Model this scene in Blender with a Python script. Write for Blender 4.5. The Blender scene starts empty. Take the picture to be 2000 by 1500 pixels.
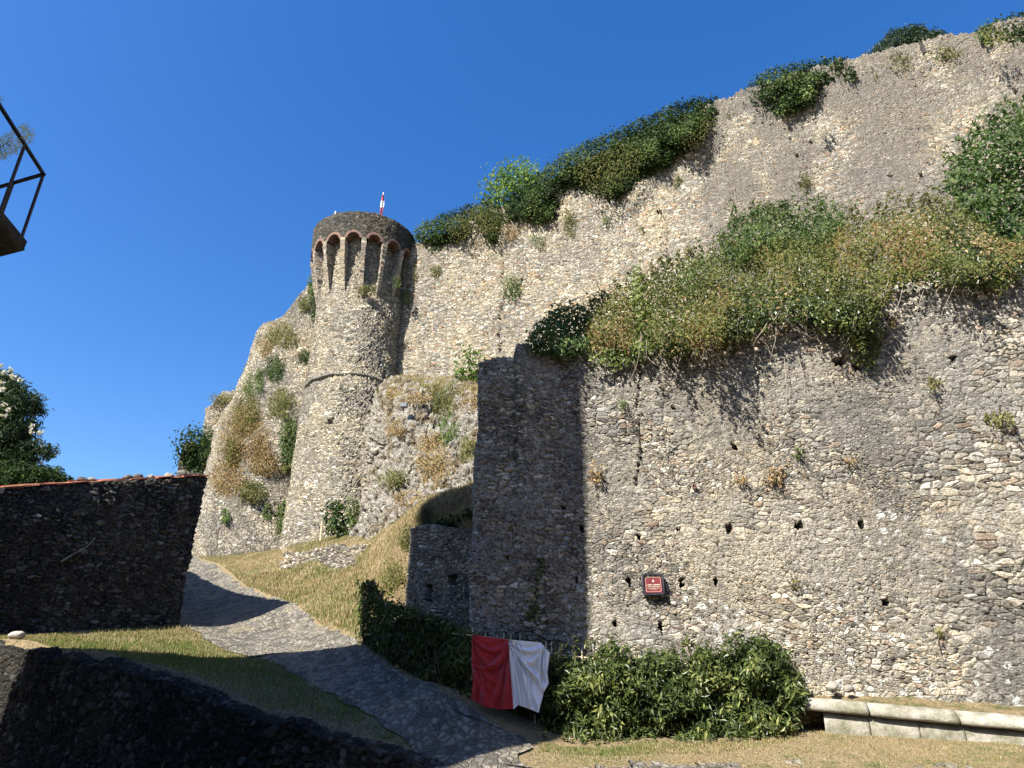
import bpy, math, random
import numpy as np
from mathutils import Vector
random.seed(7); rng = np.random.default_rng(11)
SC = bpy.context.scene; COL = SC.collection
PI = math.pi
# ---------------------------------------------------------------- camera
F = 1333.0; TH = math.radians(23.55); CT, ST = math.cos(TH), math.sin(TH)
cam_d = bpy.data.cameras.new('camera'); cam = bpy.data.objects.new('camera', cam_d); COL.objects.link(cam)
cam_d.sensor_width = 36; cam_d.lens = F/2000*36; cam_d.clip_end = 5000; cam_d.clip_start = .05
cam.rotation_euler = (math.radians(90)+TH, 0, 0); SC.camera = cam
# ---------------------------------------------------------------- sky, sun, exposure
SUN_EL = math.radians(46.5); AZ = (-.70, -.714)
w = bpy.data.worlds.new('World'); SC.world = w; w.use_nodes = True
nt = w.node_tree; bg = nt.nodes['Background']; sky = nt.nodes.new('ShaderNodeTexSky')
sky.sky_type = 'NISHITA'; sky.sun_disc = False; sky.sun_elevation = SUN_EL
sky.sun_rotation = math.atan2(AZ[0], AZ[1]) % (2*PI)
sky.altitude = 300; sky.air_density = 1.15; sky.dust_density = 1.0; sky.ozone_density = 3.0
hsv = nt.nodes.new('ShaderNodeHueSaturation'); hsv.inputs['Saturation'].default_value = 1.35; hsv.inputs['Hue'].default_value = .510
nt.links.new(sky.outputs[0], hsv.inputs['Color']); nt.links.new(hsv.outputs[0], bg.inputs[0]); bg.inputs[1].default_value = .090
sd = bpy.data.lights.new('sun', 'SUN'); sun = bpy.data.objects.new('sun', sd); COL.objects.link(sun)
sd.energy = 5.0; sd.angle = math.radians(.5); sd.color = (1, .95, .87)
h = math.cos(SUN_EL)/math.hypot(*AZ)
SUNV = Vector((AZ[0]*h, AZ[1]*h, math.sin(SUN_EL)))
sun.rotation_euler = SUNV.to_track_quat('Z', 'Y').to_euler(); sun.location = SUNV*60
SC.view_settings.view_transform = 'Standard'; SC.view_settings.look = 'None'
SC.view_settings.exposure = 1.36; SC.view_settings.gamma = 1
SC.cycles.max_bounces = 5; SC.cycles.diffuse_bounces = 1; SC.cycles.transparent_max_bounces = 4

# ---------------------------------------------------------------- helpers
def at(px, py, Y):
    """world point seen at pixel (px,py) of the 2000x1500 photo at distance Y"""
    u = (np.asarray(px, float)-1000)/F; v = (750-np.asarray(py, float))/F
    dy = CT-v*ST; dz = ST+v*CT
    return np.stack(np.broadcast_arrays(u/dy*Y, Y*np.ones_like(u), dz/dy*Y), -1)
def _h(i, j, k, s):
    n = (i*374761393+j*668265263+k*2147483647+s*974634777) & 0xffffffff
    n = ((n ^ (n >> 13))*1274126177) & 0xffffffff
    return ((n ^ (n >> 16)) & 0xffff)/65535.0
def vnoise(x, y, z=0, s=0):
    x, y, z = np.broadcast_arrays(np.asarray(x, float), np.asarray(y, float), np.asarray(z, float))
    i, j, k = np.floor(x).astype(np.int64), np.floor(y).astype(np.int64), np.floor(z).astype(np.int64)
    a, b, c = x-i, y-j, z-k; a, b, c = [t*t*(3-2*t) for t in (a, b, c)]
    r = 0
    for di, wa in ((0, 1-a), (1, a)):
        for dj, wb in ((0, 1-b), (1, b)):
            for dk, wc in ((0, 1-c), (1, c)):
                r = r+wa*wb*wc*_h(i+di, j+dj, k+dk, s)
    return r*2-1
def fbm(x, y, z=0, s=0, o=3):
    return sum(vnoise(x*2**q, y*2**q, np.asarray(z)*2**q, s+q)/2**q for q in range(o))
def setp(o, label=None, cat=None, group=None, kind=None):
    if label: o['label'] = label
    if cat: o['category'] = cat
    if group: o['group'] = group
    if kind: o['kind'] = kind
    return o
def empty(name, loc, label, cat, group=None):
    o = bpy.data.objects.new(name, None); o.empty_display_size = .2; COL.objects.link(o); o.location = loc
    return setp(o, label, cat, group)
def mk(name, V, Fs, mat, parent=None, uv=None, col=None, smooth=True):
    """one mesh object from numpy verts and a list of (n,k) face arrays"""
    V = np.asarray(V, float).reshape(-1, 3)
    if parent is not None: V = V-np.array(parent_loc(parent))
    if not isinstance(Fs, list): Fs = [Fs]
    Fs = [np.asarray(f, np.int64) for f in Fs if len(f)]
    me = bpy.data.meshes.new(name); me.vertices.add(len(V)); me.vertices.foreach_set('co', V.ravel())
    lv = np.concatenate([f.ravel() for f in Fs]); me.loops.add(len(lv)); me.loops.foreach_set('vertex_index', lv)
    ls = []; lt = []; p = 0
    for f in Fs:
        n, k = f.shape; ls.append(p+np.arange(n)*k); lt.append(np.full(n, k)); p += n*k
    ls = np.concatenate(ls); lt = np.concatenate(lt)
    me.polygons.add(len(ls)); me.polygons.foreach_set('loop_start', ls); me.polygons.foreach_set('loop_total', lt)
    me.polygons.foreach_set('use_smooth', np.full(len(ls), smooth))
    if uv is not None:
        u = me.uv_layers.new(name='UVMap'); u.data.foreach_set('uv', np.asarray(uv, float)[lv].ravel())
    if col is not None:
        a = me.color_attributes.new('Col', 'FLOAT_COLOR', 'POINT'); c = np.ones((len(V), 4)); cc = np.asarray(col, float)
        c[:, :cc.shape[1]] = cc; a.data.foreach_set('color', c.ravel())
    me.update(); me.validate()
    if mat: me.materials.append(mat)
    o = bpy.data.objects.new(name, me); COL.objects.link(o)
    if parent is not None: o.parent = parent
    return o
def parent_loc(p):
    l = Vector(p.location)
    while p.parent: p = p.parent; l = l+p.location
    return l
def gridf(n, m, off=0):
    i = np.arange(n-1)[:, None]*m+np.arange(m-1)[None, :]
    return np.stack([i, i+1, i+m+1, i+m], -1).reshape(-1, 4)+off
class MB:
    def __init__(s): s.V = []; s.Q = []; s.n = 0; s.C = []; s.U = []
    def add(s, V, Q, c=0.5):
        V = np.asarray(V, float); s.V.append(V); s.C.append(np.full((len(V), 1), c))
        for q in Q: s.Q.append([a+s.n for a in q])
        s.n += len(V)
    def box(s, c, d, ax=None, rnd=0.0, col=.5, bev=0):
        """box centre c, full size d, axes ax (3 row vectors)"""
        ax = np.eye(3) if ax is None else np.asarray(ax, float); c = np.asarray(c, float); d = np.asarray(d, float)/2
        if bev:
            P = []
            for sx in (-1, 1):
                for sy in (-1, 1):
                    for sz in (-1, 1):
                        sg = np.array((sx, sy, sz))
                        for a in range(3):
                            q = d-bev; q = q.copy(); q[a] = d[a]; P.append(sg*q)
            P = np.array(P)+rng.normal(0, rnd, (24, 3)); 
            import itertools
            idx = {}
            k = 0
            for sx in (0, 1):
                for sy in (0, 1):
                    for sz in (0, 1):
                        for a in range(3): idx[(sx, sy, sz, a)] = k; k += 1
            Q = []
            cen = P.mean(0)
            def face(l):
                p = P[l]; n = np.cross(p[1]-p[0], p[2]-p[0])
                if np.dot(n, p.mean(0)-cen) < 0: l = l[::-1]
                Q.append(l)
            for a in range(3):
                b, e = [q for q in range(3) if q != a]
                for sg in (0, 1):
                    l = []
                    for (p1, p2) in ((0, 0), (0, 1), (1, 1), (1, 0)):
                        t = [0, 0, 0]; t[a] = sg; t[b] = p1; t[e] = p2; l.append(idx[(*t, a)])
                    face(l)
                for p1 in (0, 1):
                    for p2 in (0, 1):
                        l = []
                        for (sg, ai) in ((0, b), (1, b), (1, e), (0, e)):
                            t = [0, 0, 0]; t[a] = sg; t[b] = p1; t[e] = p2; l.append(idx[(*t, ai)])
                        face(l)
            for sx in (0, 1):
                for sy in (0, 1):
                    for sz in (0, 1): face([idx[(sx, sy, sz, a)] for a in range(3)])
            s.add(c+P@ax, Q, col); return
        P = np.array([(x, y, z) for x in (-1, 1) for y in (-1, 1) for z in (-1, 1)])*d
        P = P+rng.normal(0, rnd, (8, 3)) if rnd else P
        s.add(c+P@ax, [[0, 1, 3, 2], [4, 6, 7, 5], [0, 4, 5, 1], [2, 3, 7, 6], [0, 2, 6, 4], [1, 5, 7, 3]], col)
    def tube(s, pts, r, n=6, col=.5, r1=None, cap=True):
        pts = np.asarray(pts, float); m = len(pts); r = np.linspace(r, r if r1 is None else r1, m) if np.isscalar(r) else np.asarray(r)
        V = []
        t = np.gradient(pts, axis=0); t /= np.linalg.norm(t, axis=1)[:, None]+1e-9
        up = np.array((0, 0, 1.)) if abs(t[0][2]) < .9 else np.array((1., 0, 0))
        for i in range(m):
            a = np.cross(t[i], up); a /= np.linalg.norm(a)+1e-9; b = np.cross(t[i], a)
            for k in range(n):
                an = 2*PI*k/n; V.append(pts[i]+r[i]*(math.cos(an)*a+math.sin(an)*b))
        Q = [[i*n+k, i*n+(k+1) % n, (i+1)*n+(k+1) % n, (i+1)*n+k] for i in range(m-1) for k in range(n)]
        if cap: Q += [list(range(n))[::-1], list(range((m-1)*n, m*n))]
        s.add(V, Q, col)
    def build(s, name, mat, parent=None, smooth=False):
        V = np.concatenate(s.V); C = np.concatenate(s.C)
        by = {}
        for q in s.Q: by.setdefault(len(q), []).append(q)
        return mk(name, V, [np.array(v) for v in by.values()], mat, parent, col=np.repeat(C, 3, 1), uv=V[:, [0, 2]], smooth=smooth)

# ---------------------------------------------------------------- materials
class NB:
    def __init__(s, name):
        s.m = bpy.data.materials.new(name); s.m.use_nodes = True; s.t = s.m.node_tree; s.t.nodes.clear()
        s.out = s.t.nodes.new('ShaderNodeOutputMaterial'); s.b = s.n('ShaderNodeBsdfPrincipled'); s.t.links.new(s.b.outputs[0], s.out.inputs[0])
        s.b.inputs['Roughness'].default_value = .85; s.b.inputs['Specular IOR Level'].default_value = .2
    def n(s, t, **k):
        x = s.t.nodes.new(t)
        for a, v in k.items(): setattr(x, a, v)
        return x
    def l(s, a, b): s.t.links.new(a, b)
    def set(s, sock, v):
        if isinstance(v, (int, float)): sock.default_value = v
        elif isinstance(v, (tuple, list)): sock.default_value = (*v, 1) if (len(v) == 3 and len(sock.default_value) == 4) else v
        else: s.l(v, sock)
    def math(s, op, a, b=0, c=0, clamp=False):
        x = s.n('ShaderNodeMath', operation=op, use_clamp=clamp)
        s.set(x.inputs[0], a); s.set(x.inputs[1], b); s.set(x.inputs[2], c); return x.outputs[0]
    def vm(s, op, a, b=(0, 0, 0)):
        x = s.n('ShaderNodeVectorMath', operation=op); s.set(x.inputs[0], a)
        if op == 'SCALE': s.set(x.inputs[3], b)
        else: s.set(x.inputs[1], b)
        return x.outputs[0]
    def noise(s, v, sc, det=2, rough=.55, col=False):
        x = s.n('ShaderNodeTexNoise'); s.l(v, x.inputs['Vector']); s.set(x.inputs['Scale'], sc); x.inputs['Detail'].default_value = det
        x.inputs['Roughness'].default_value = rough; return x.outputs['Color' if col else 'Fac']
    def vor(s, v, sc, feat='F1', dim='3D', rnd=1):
        x = s.n('ShaderNodeTexVoronoi', feature=feat, voronoi_dimensions=dim); s.l(v, x.inputs['Vector']); x.inputs['Scale'].default_value = sc
        x.inputs['Randomness'].default_value = rnd; return x
    def mr(s, v, a, b, c=0, d=1, smooth=True):
        x = s.n('ShaderNodeMapRange', interpolation_type='SMOOTHSTEP' if smooth else 'LINEAR'); s.set(x.inputs[0], v)
        for i, q in enumerate((a, b, c, d)): s.set(x.inputs[1+i], q)
        return x.outputs[0]
    def mix(s, f, a, b, mode='MIX'):
        x = s.n('ShaderNodeMix', data_type='RGBA', blend_type=mode); s.set(x.inputs[0], f); s.set(x.inputs[6], a); s.set(x.inputs[7], b); return x.outputs[2]
    def ramp(s, f, stops, const=False):
        x = s.n('ShaderNodeValToRGB'); r = x.color_ramp
        if const: r.interpolation = 'CONSTANT'
        while len(r.elements) > 1: r.elements.remove(r.elements[0])
        r.elements[0].position = stops[0][0]; r.elements[0].color = (*stops[0][1], 1)
        for p, c in stops[1:]: e = r.elements.new(p); e.color = (*c, 1)
        s.set(x.inputs[0], f); return x.outputs[0]
    def uv(s):
        x = s.n('ShaderNodeUVMap'); x.uv_map = 'UVMap'; return x.outputs[0]
    def pos(s): return s.n('ShaderNodeNewGeometry').outputs['Position']
    def attr(s):
        x = s.n('ShaderNodeVertexColor'); x.layer_name = 'Col'; return x.outputs[0]
    def bump(s, hgt, d=.02, st=1):
        x = s.n('ShaderNodeBump'); x.inputs['Distance'].default_value = d; x.inputs['Strength'].default_value = st
        s.set(x.inputs['Height'], hgt); s.l(x.outputs[0], s.b.inputs['Normal'])
    def disp(s, hgt, sc, mid=.5):
        x = s.n('ShaderNodeDisplacement'); s.set(x.inputs['Height'], hgt); x.inputs['Midlevel'].default_value = mid; x.inputs['Scale'].default_value = sc
        s.l(x.outputs[0], s.out.inputs['Displacement']); s.m.displacement_method = 'BOTH'
def simple(name, c, rough=.8, metal=0, bumps=None, var=.15, vscale=6, spec=.2):
    m = NB(name); p = m.pos(); n = m.noise(p, vscale, 4)
    m.l(m.mix(m.mr(n, .3, .7), tuple(q*(1-var) for q in c), tuple(min(1, q*(1+var)) for q in c)), m.b.inputs['Base Color'])
    m.b.inputs['Roughness'].default_value = rough; m.b.inputs['Metallic'].default_value = metal; m.b.inputs['Specular IOR Level'].default_value = spec
    if bumps: m.bump(m.noise(p, bumps[0], 4), bumps[1])
    return m.m
def rubble(name, pal, sx=.28, sz=.13, mortar=(.34, .30, .24), disp=.06, stain=None, lichen=0, tint=None, gap=.09, smear=.35, grow=False, gx=None):
    """random rubble masonry: uv in metres"""
    m = NB(name); uv = m.uv(); pal_n = len(pal)
    wn = m.noise(uv, 1.3, 2, col=True)
    wv = m.vm('SCALE', m.vm('SUBTRACT', wn, (.5, .5, .5)), .55)
    wn2 = m.noise(uv, 7, 2, col=True)
    wv2 = m.vm('SCALE', m.vm('SUBTRACT', wn2, (.5, .5, .5)), .07)
    q = m.vm('ADD', m.vm('ADD', uv, wv2), m.vm('MULTIPLY', wv, (.6, .35, 0)))
    if grow:   # courser stones towards the right end of the wall
        g_ = m.n('ShaderNodeSeparateXYZ'); m.l(uv, g_.inputs[0]); gm = m.mr(m.math('ADD', g_.outputs[0], m.math('MULTIPLY', m.noise(uv, .5, 2), 2.5)), 15.6, 16.8)
    v1 = m.vm('MULTIPLY', q, (1/sx, 1/sz, 1)); v2 = m.vm('MULTIPLY', q, (1/(sx*.55), 1/(sz*.62), 1))
    A1 = m.vor(v1, 1, 'F1', '2D', .85); E1 = m.vor(v1, 1, 'DISTANCE_TO_EDGE', '2D', .85)
    A2 = m.vor(v2, 1, 'F1', '2D', .9); E2 = m.vor(v2, 1, 'DISTANCE_TO_EDGE', '2D', .9)
    sel = m.mr(m.noise(uv, .9, 3), .47, .53)
    col = m.mix(sel, A1.outputs['Color'], A2.outputs['Color'])
    ed = m.math('ADD', m.math('MULTIPLY', E1.outputs['Distance'], m.math('SUBTRACT', 1, sel)), m.math('MULTIPLY', E2.outputs['Distance'], sel))
    if grow:
        v3 = m.vm('MULTIPLY', q, (1/(sx*1.25), 1/(sz*1.35), 1)); A3 = m.vor(v3, 1, 'F1', '2D', .85); E3 = m.vor(v3, 1, 'DISTANCE_TO_EDGE', '2D', .85)
        col = m.mix(gm, col, A3.outputs['Color']); ed = m.math('ADD', m.math('MULTIPLY', E3.outputs['Distance'], gm), m.math('MULTIPLY', ed, m.math('SUBTRACT', 1, gm)))
    sp = m.n('ShaderNodeSeparateColor'); m.l(col, sp.inputs[0]); r, g, b = sp.outputs[0], sp.outputs[1], sp.outputs[2]
    jit = m.noise(uv, 16, 3)
    ed2 = m.math('ADD', ed, m.math('MULTIPLY', m.math('SUBTRACT', jit, .5), .26))
    body = m.mr(ed2, .01, gap*2.2)
    fine = m.noise(uv, 28, 5, .7); med = m.noise(uv, 5, 4, .6); med2 = m.noise(uv, 12, 4, .7)
    sm = m.math('MULTIPLY', m.mr(m.math('ADD', m.noise(uv, .7, 4, .7), m.math('MULTIPLY', m.math('SUBTRACT', med2, .5), .45)), .42, .60), smear)   # where pitted mortar hides the stones
    hgt = m.math('MULTIPLY', m.math('MULTIPLY', body, m.math('ADD', .40, m.math('MULTIPLY', b, .6))), m.math('SUBTRACT', 1, m.math('MULTIPLY', sm, .8)))
    hgt = m.math('ADD', hgt, m.math('MULTIPLY', sm, m.mr(med2, .35, .6, -.1, .75)))
    hgt = m.math('ADD', hgt, m.math('MULTIPLY', m.math('SUBTRACT', fine, .5), .7))
    hgt = m.math('ADD', hgt, m.math('MULTIPLY', m.math('SUBTRACT', med, .5), .6))
    st = [(i/pal_n, c) for i, c in enumerate(pal)]
    c = m.ramp(r, st, True)
    c = m.mix(.85, c, m.ramp(m.mr(g, 0, 1), [(0, (.42, .42, .42)), (.5, (.95, .95, .95)), (1, (1.5, 1.5, 1.5))]), 'MULTIPLY')
    c = m.mix(1, c, m.ramp(fine, [(.30, (.45, .43, .41)), (.48, (1, 1, 1)), (.66, (1.55, 1.55, 1.55))]), 'MULTIPLY')
    mo = m.mix(m.mr(m.noise(uv, 4, 3), .35, .65), mortar, tuple(x*.62 for x in mortar))
    gr = m.ramp(m.noise(uv, 18, 5, .75), [(.36, tuple(x*.35 for x in mortar)), (.48, tuple(x*1.0 for x in mortar)), (.6, tuple(min(1, x*1.9) for x in mortar))])
    c = m.mix(m.math('MULTIPLY', sm, .85), c, gr)
    c = m.mix(m.math('MULTIPLY', m.mr(ed2, gap*.4, gap*1.2, 1, 0), m.math('SUBTRACT', 1, m.math('MULTIPLY', sm, .7))), c, mo)
    zt_ = m.noise(uv, .28, 4, .6); c = m.mix(.8, c, m.ramp(zt_, [(.36, (.80, .81, .83)), (.5, (1, .99, .96)), (.62, (1.18, 1.12, .98))]), 'MULTIPLY')
    # soot / lichen stains that belong to the stone
    big = m.noise(m.vm('MULTIPLY', uv, (1, .45, 1)), .35, 5, .62)
    if gx:
        g2 = m.n('ShaderNodeSeparateXYZ'); m.l(uv, g2.inputs[0]); big = m.math('ADD', big, m.math('ADD', m.mr(g2.outputs[0], gx[0], gx[1], gx[2], gx[3]), m.mr(g2.outputs[1], gx[4], gx[5], 0, gx[6])))
    if stain:
        scol, lo, hi, amt = stain
        speck = m.mr(m.math('ADD', big, m.math('MULTIPLY', m.math('SUBTRACT', m.noise(uv, 9, 3, .65), .5), .5)), lo, hi, 0, amt)
        c = m.mix(speck, c, m.mix(1, scol, m.ramp(fine, [(.3, (.6, .6, .6)), (.7, (1.5, 1.5, 1.5))]), 'MULTIPLY'))
    if lichen:
        L = m.vor(m.vm('ADD', uv, m.vm('SCALE', wn2, .12)), 4.2, 'F1', '2D'); ls = m.n('ShaderNodeSeparateColor'); m.l(L.outputs['Color'], ls.inputs[0])
        sz_ = m.math('MULTIPLY', ls.outputs[0], .42)
        inside = m.math('LESS_THAN', L.outputs['Distance'], m.math('SUBTRACT', sz_, .12))
        sepuv = m.n('ShaderNodeSeparateXYZ'); m.l(uv, sepuv.inputs[0])
        zone = m.mr(m.math('ADD', m.noise(uv, .6, 3), m.math('MULTIPLY', sepuv.outputs[1], -.07)), .36, .5)
        c = m.mix(m.math('MULTIPLY', m.math('MULTIPLY', inside, zone), lichen), c, (.56, .56, .52))
        L2 = m.vor(m.vm('ADD', uv, m.vm('SCALE', wn2, .05)), 13, 'F1', '2D'); s2 = m.n('ShaderNodeSeparateColor'); m.l(L2.outputs['Color'], s2.inputs[0])
        in2 = m.math('LESS_THAN', L2.outputs['Distance'], m.math('SUBTRACT', m.math('MULTIPLY', s2.outputs[0], .5), .26))
        c = m.mix(m.math('MULTIPLY', in2, lichen*.8), c, (.5, .5, .47))
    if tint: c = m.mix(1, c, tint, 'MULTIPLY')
    m.l(c, m.b.inputs['Base Color']); m.b.inputs['Roughness'].default_value = .92; m.b.inputs['Specular IOR Level'].default_value = .12
    m.disp(hgt, disp, .45)
    return m.m
WARM = [(.42, .36, .26), (.50, .45, .35), (.36, .33, .27), (.55, .50, .40), (.46, .38, .24), (.58, .54, .46), (.38, .30, .22), (.52, .46, .34), (.30, .29, .26), (.48, .43, .32), (.44, .28, .18), (.56, .51, .42)]
MIXD = [(.30, .28, .25), (.36, .33, .28), (.22, .215, .20), (.42, .38, .31), (.27, .26, .235), (.34, .30, .24), (.48, .44, .37), (.20, .195, .185), (.31, .24, .19), (.38, .35, .30), (.26, .25, .215), (.56, .54, .50)]
DARK = [(.13, .12, .105), (.17, .155, .13), (.09, .087, .08), (.22, .20, .17), (.12, .115, .10), (.07, .07, .066), (.19, .16, .12), (.34, .32, .28)]
AL = .80
WARM = [(c[0]*AL*1.13, c[1]*AL*1.16, c[2]*AL*1.22) for c in WARM]; MIXD = [(c[0]*AL*1.15, c[1]*AL*1.12, c[2]*AL*1.04) for c in MIXD]; DARK = [tuple(q*.8 for q in c) for c in DARK]
M_U = rubble('curtain_masonry', WARM, .33, .10, (.27, .245, .19), .17, ((.17, .155, .135), .50, .68, .75), gx=(16, 27, -.08, .10, 22, 30, .08))
M_T = rubble('tower_masonry', WARM[:3]+MIXD[:7]+WARM[5:8], .28, .12, (.27, .245, .19), .15, ((.15, .145, .13), .52, .70, .75))
M_W = rubble('flank_masonry', MIXD+WARM[:4], .26, .13, (.25, .22, .17), .13, ((.13, .125, .11), .46, .68, .7))
M_A = rubble('bastion_masonry', MIXD, .19, .085, (.30, .28, .24), .085, ((.115, .11, .10), .47, .66, .75), lichen=.8, smear=.85, grow=True)
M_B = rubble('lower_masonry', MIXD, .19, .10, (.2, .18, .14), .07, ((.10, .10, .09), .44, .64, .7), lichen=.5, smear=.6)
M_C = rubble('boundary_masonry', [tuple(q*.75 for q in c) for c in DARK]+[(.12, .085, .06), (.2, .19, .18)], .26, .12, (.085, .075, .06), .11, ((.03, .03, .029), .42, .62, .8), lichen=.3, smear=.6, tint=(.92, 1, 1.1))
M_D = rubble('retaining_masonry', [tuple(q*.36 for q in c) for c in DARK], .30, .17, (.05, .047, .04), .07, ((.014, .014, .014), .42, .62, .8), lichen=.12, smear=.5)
M_P = rubble('parapet_masonry', [tuple(q*.6 for q in c) for c in DARK], .28, .11, (.10, .095, .08), .09, ((.045, .045, .043), .45, .65, .7), lichen=.3)
M_S = rubble('rubble_masonry', MIXD+[(.46, .44, .4), (.4, .38, .34)], .3, .2, (.2, .17, .12), .14, gap=.14)
def rock_mat():
    m = NB('rock'); p = m.pos(); n1 = m.noise(p, .9, 6, .65); n2 = m.noise(p, 5, 6, .7); vo = m.vor(m.vm('ADD', p, m.vm('SCALE', m.noise(p, 2, 2, col=True), .5)), 1.4, 'DISTANCE_TO_EDGE')
    c = m.ramp(n2, [(.32, (.06, .052, .042)), (.43, (.21, .185, .145)), (.53, (.38, .35, .285)), (.68, (.56, .53, .46))])
    c = m.mix(m.mr(n1, .50, .60, 0, .85), c, m.ramp(n2, [(.3, (.08, .06, .035)), (.55, (.21, .155, .085)), (.75, (.15, .14, .06))]))
    m.l(c, m.b.inputs['Base Color']); hgt = m.math('ADD', m.math('MULTIPLY', n1, 1.1), m.math('ADD', m.math('MULTIPLY', n2, .45), m.mr(vo.outputs['Distance'], 0, .15, 0, .3)))
    m.disp(hgt, .9, .9); return m.m
M_ROCK = rock_mat()
def grass_mat(name, dry, green, bias, soil=(.22, .17, .12)):
    m = NB(name); p = m.pos(); n1 = m.noise(p, .55, 5, .6); n2 = m.noise(p, 22, 5, .7); n3 = m.noise(p, 3.5, 4, .65)
    d = m.mix(m.mr(n2, .35, .65), tuple(q*.55 for q in dry), tuple(q*1.25 for q in dry)); g = m.mix(m.mr(n2, .35, .65), tuple(q*.5 for q in green), tuple(q*1.3 for q in green))
    f = m.math('ADD', m.math('MULTIPLY', n1, .6), m.math('MULTIPLY', n3, .4))
    c = m.mix(m.mr(f, bias-.06, bias+.08), g, d)
    c = m.mix(m.mr(m.noise(p, 1.7, 4, .7), .60, .70, 0, .6), c, soil)
    m.l(c, m.b.inputs['Base Color']); m.bump(m.math('ADD', n2, m.math('MULTIPLY', n3, 1.5)), .05, 1); return m.m
M_GR = grass_mat('dry_grass_ground', (.25, .19, .105), (.10, .115, .04), .42)
M_BANK = grass_mat('bank_grass', (.25, .185, .10), (.10, .11, .04), .42)
def cobble_mat():
    m = NB('cobbles'); p = m.pos(); wn = m.noise(p, 3, 2, col=True); q = m.vm('ADD', p, m.vm('SCALE', wn, .18))
    mp = m.n('ShaderNodeMapping'); m.l(q, mp.inputs[0]); mp.inputs['Rotation'].default_value = (0, 0, .55); mp.inputs['Scale'].default_value = (1, .62, 0)
    V = mp.outputs[0]; A = m.vor(V, 8.0, 'F1', '2D', .95); E = m.vor(V, 8.0, 'DISTANCE_TO_EDGE', '2D', .95)
    fine = m.noise(p, 25, 4, .7); sp = m.n('ShaderNodeSeparateColor'); m.l(A.outputs['Color'], sp.inputs[0])
    c = m.ramp(sp.outputs[0], [(0, (.09, .085, .074)), (.25, (.19, .178, .15)), (.5, (.135, .127, .11)), (.75, (.24, .22, .18))], True)
    c = m.mix(1, c, m.ramp(fine, [(.3, (.75, .75, .75)), (.66, (1.2, 1.2, 1.2))]), 'MULTIPLY')
    e = m.math('ADD', E.outputs['Distance'], m.math('MULTIPLY', m.math('SUBTRACT', fine, .5), .35))
    joint = m.mr(e, .0, .10, 1, 0)
    c = m.mix(joint, c, m.mix(m.mr(m.noise(p, 1.1, 3), .4, .6), (.22, .19, .135), (.14, .12, .075)))
    c = m.mix(m.mr(m.noise(p, .9, 5, .7), .50, .68, 0, .65), c, (.33, .28, .18))
    m.l(c, m.b.inputs['Base Color']); m.b.inputs['Roughness'].default_value = .75
    m.bump(m.math('ADD', m.mr(e, .02, .2), m.math('MULTIPLY', fine, .5)), .06); return m.m
M_ROAD = cobble_mat()
def leaf_mat(name, stops, rough=.45, trans=.25, spec=.5):
    m = NB(name); a = m.attr(); s = m.n('ShaderNodeSeparateColor'); m.l(a, s.inputs[0])
    c = m.ramp(s.outputs[0], stops); m.l(c, m.b.inputs['Base Color']); m.b.inputs['Roughness'].default_value = rough; m.b.inputs['Specular IOR Level'].default_value = spec
    tr = m.n('ShaderNodeBsdfTranslucent'); m.l(m.mix(1, c, (1.3, 1.5, .7), 'MULTIPLY'), tr.inputs[0]); mx = m.n('ShaderNodeMixShader'); mx.inputs[0].default_value = trans
    m.l(m.b.outputs[0], mx.inputs[1]); m.l(tr.outputs[0], mx.inputs[2]); m.l(mx.outputs[0], m.out.inputs[0]); return m.m
L_HEDGE = leaf_mat('laurel_leaves', [(0, (.02, .036, .010)), (.5, (.046, .07, .019)), (.85, (.115, .145, .042)), (.97, (.24, .28, .09)), (1, (.26, .27, .09))], .42, .28, .4)
L_IVY = leaf_mat('ivy_leaves', [(0, (.012, .028, .009)), (.5, (.03, .056, .016)), (.85, (.07, .105, .026)), (1, (.14, .18, .05))], .65, .15, .12)
L_IVYL = leaf_mat('light_ivy_leaves', [(0, (.07, .10, .02)), (.5, (.16, .20, .05)), (1, (.34, .36, .13))], .5, .3)
L_FIG = leaf_mat('fig_leaves', [(0, (.055, .10, .015)), (.6, (.11, .18, .03)), (1, (.2, .27, .06))], .6, .25, .15)
L_BR = leaf_mat('bramble_leaves', [(0, (.045, .06, .018)), (.35, (.085, .10, .03)), (.65, (.14, .155, .042)), (.85, (.18, .17, .05)), (1, (.19, .12, .05))], .65, .25, .15)
L_GRN = leaf_mat('shrub_leaves', [(0, (.026, .048, .015)), (.6, (.06, .10, .028)), (1, (.15, .19, .06))], .6, .25, .2)
L_SILV = leaf_mat('silver_stalks', [(0, (.55, .46, .30)), (1, (.8, .74, .58))], .8, .6, .1)
L_DRY = leaf_mat('dry_leaves', [(0, (.20, .13, .07)), (.4, (.33, .22, .11)), (.8, (.42, .32, .17)), (1, (.22, .21, .08))], .8, .2, .1)
L_OLV = leaf_mat('olive_grass', [(0, (.10, .11, .035)), (.5, (.17, .17, .06)), (1, (.30, .26, .12))], .7, .25, .15)
L_STRAW = leaf_mat('straw', [(0, (.22, .155, .075)), (.4, (.34, .26, .14)), (.7, (.44, .36, .22)), (.85, (.15, .18, .05)), (1, (.10, .145, .035))], .8, .25, .1)
L_FERN = leaf_mat('hanging_green', [(0, (.06, .10, .02)), (.6, (.11, .16, .035)), (1, (.19, .22, .07))], .55, .25)
L_OLE = leaf_mat('oleander_leaves', [(0, (.025, .045, .022)), (.6, (.06, .09, .045)), (1, (.12, .15, .08))], .55, .2, .25)
L_PINE = leaf_mat('conifer_needles', [(0, (.016, .034, .014)), (.6, (.03, .06, .022)), (1, (.06, .09, .035))], .6, .1)
M_WOOD = simple('stem_wood', (.16, .12, .085), .9, bumps=(30, .01))
M_CANE = simple('cane', (.62, .50, .32), .6, var=.2, vscale=12)
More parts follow.
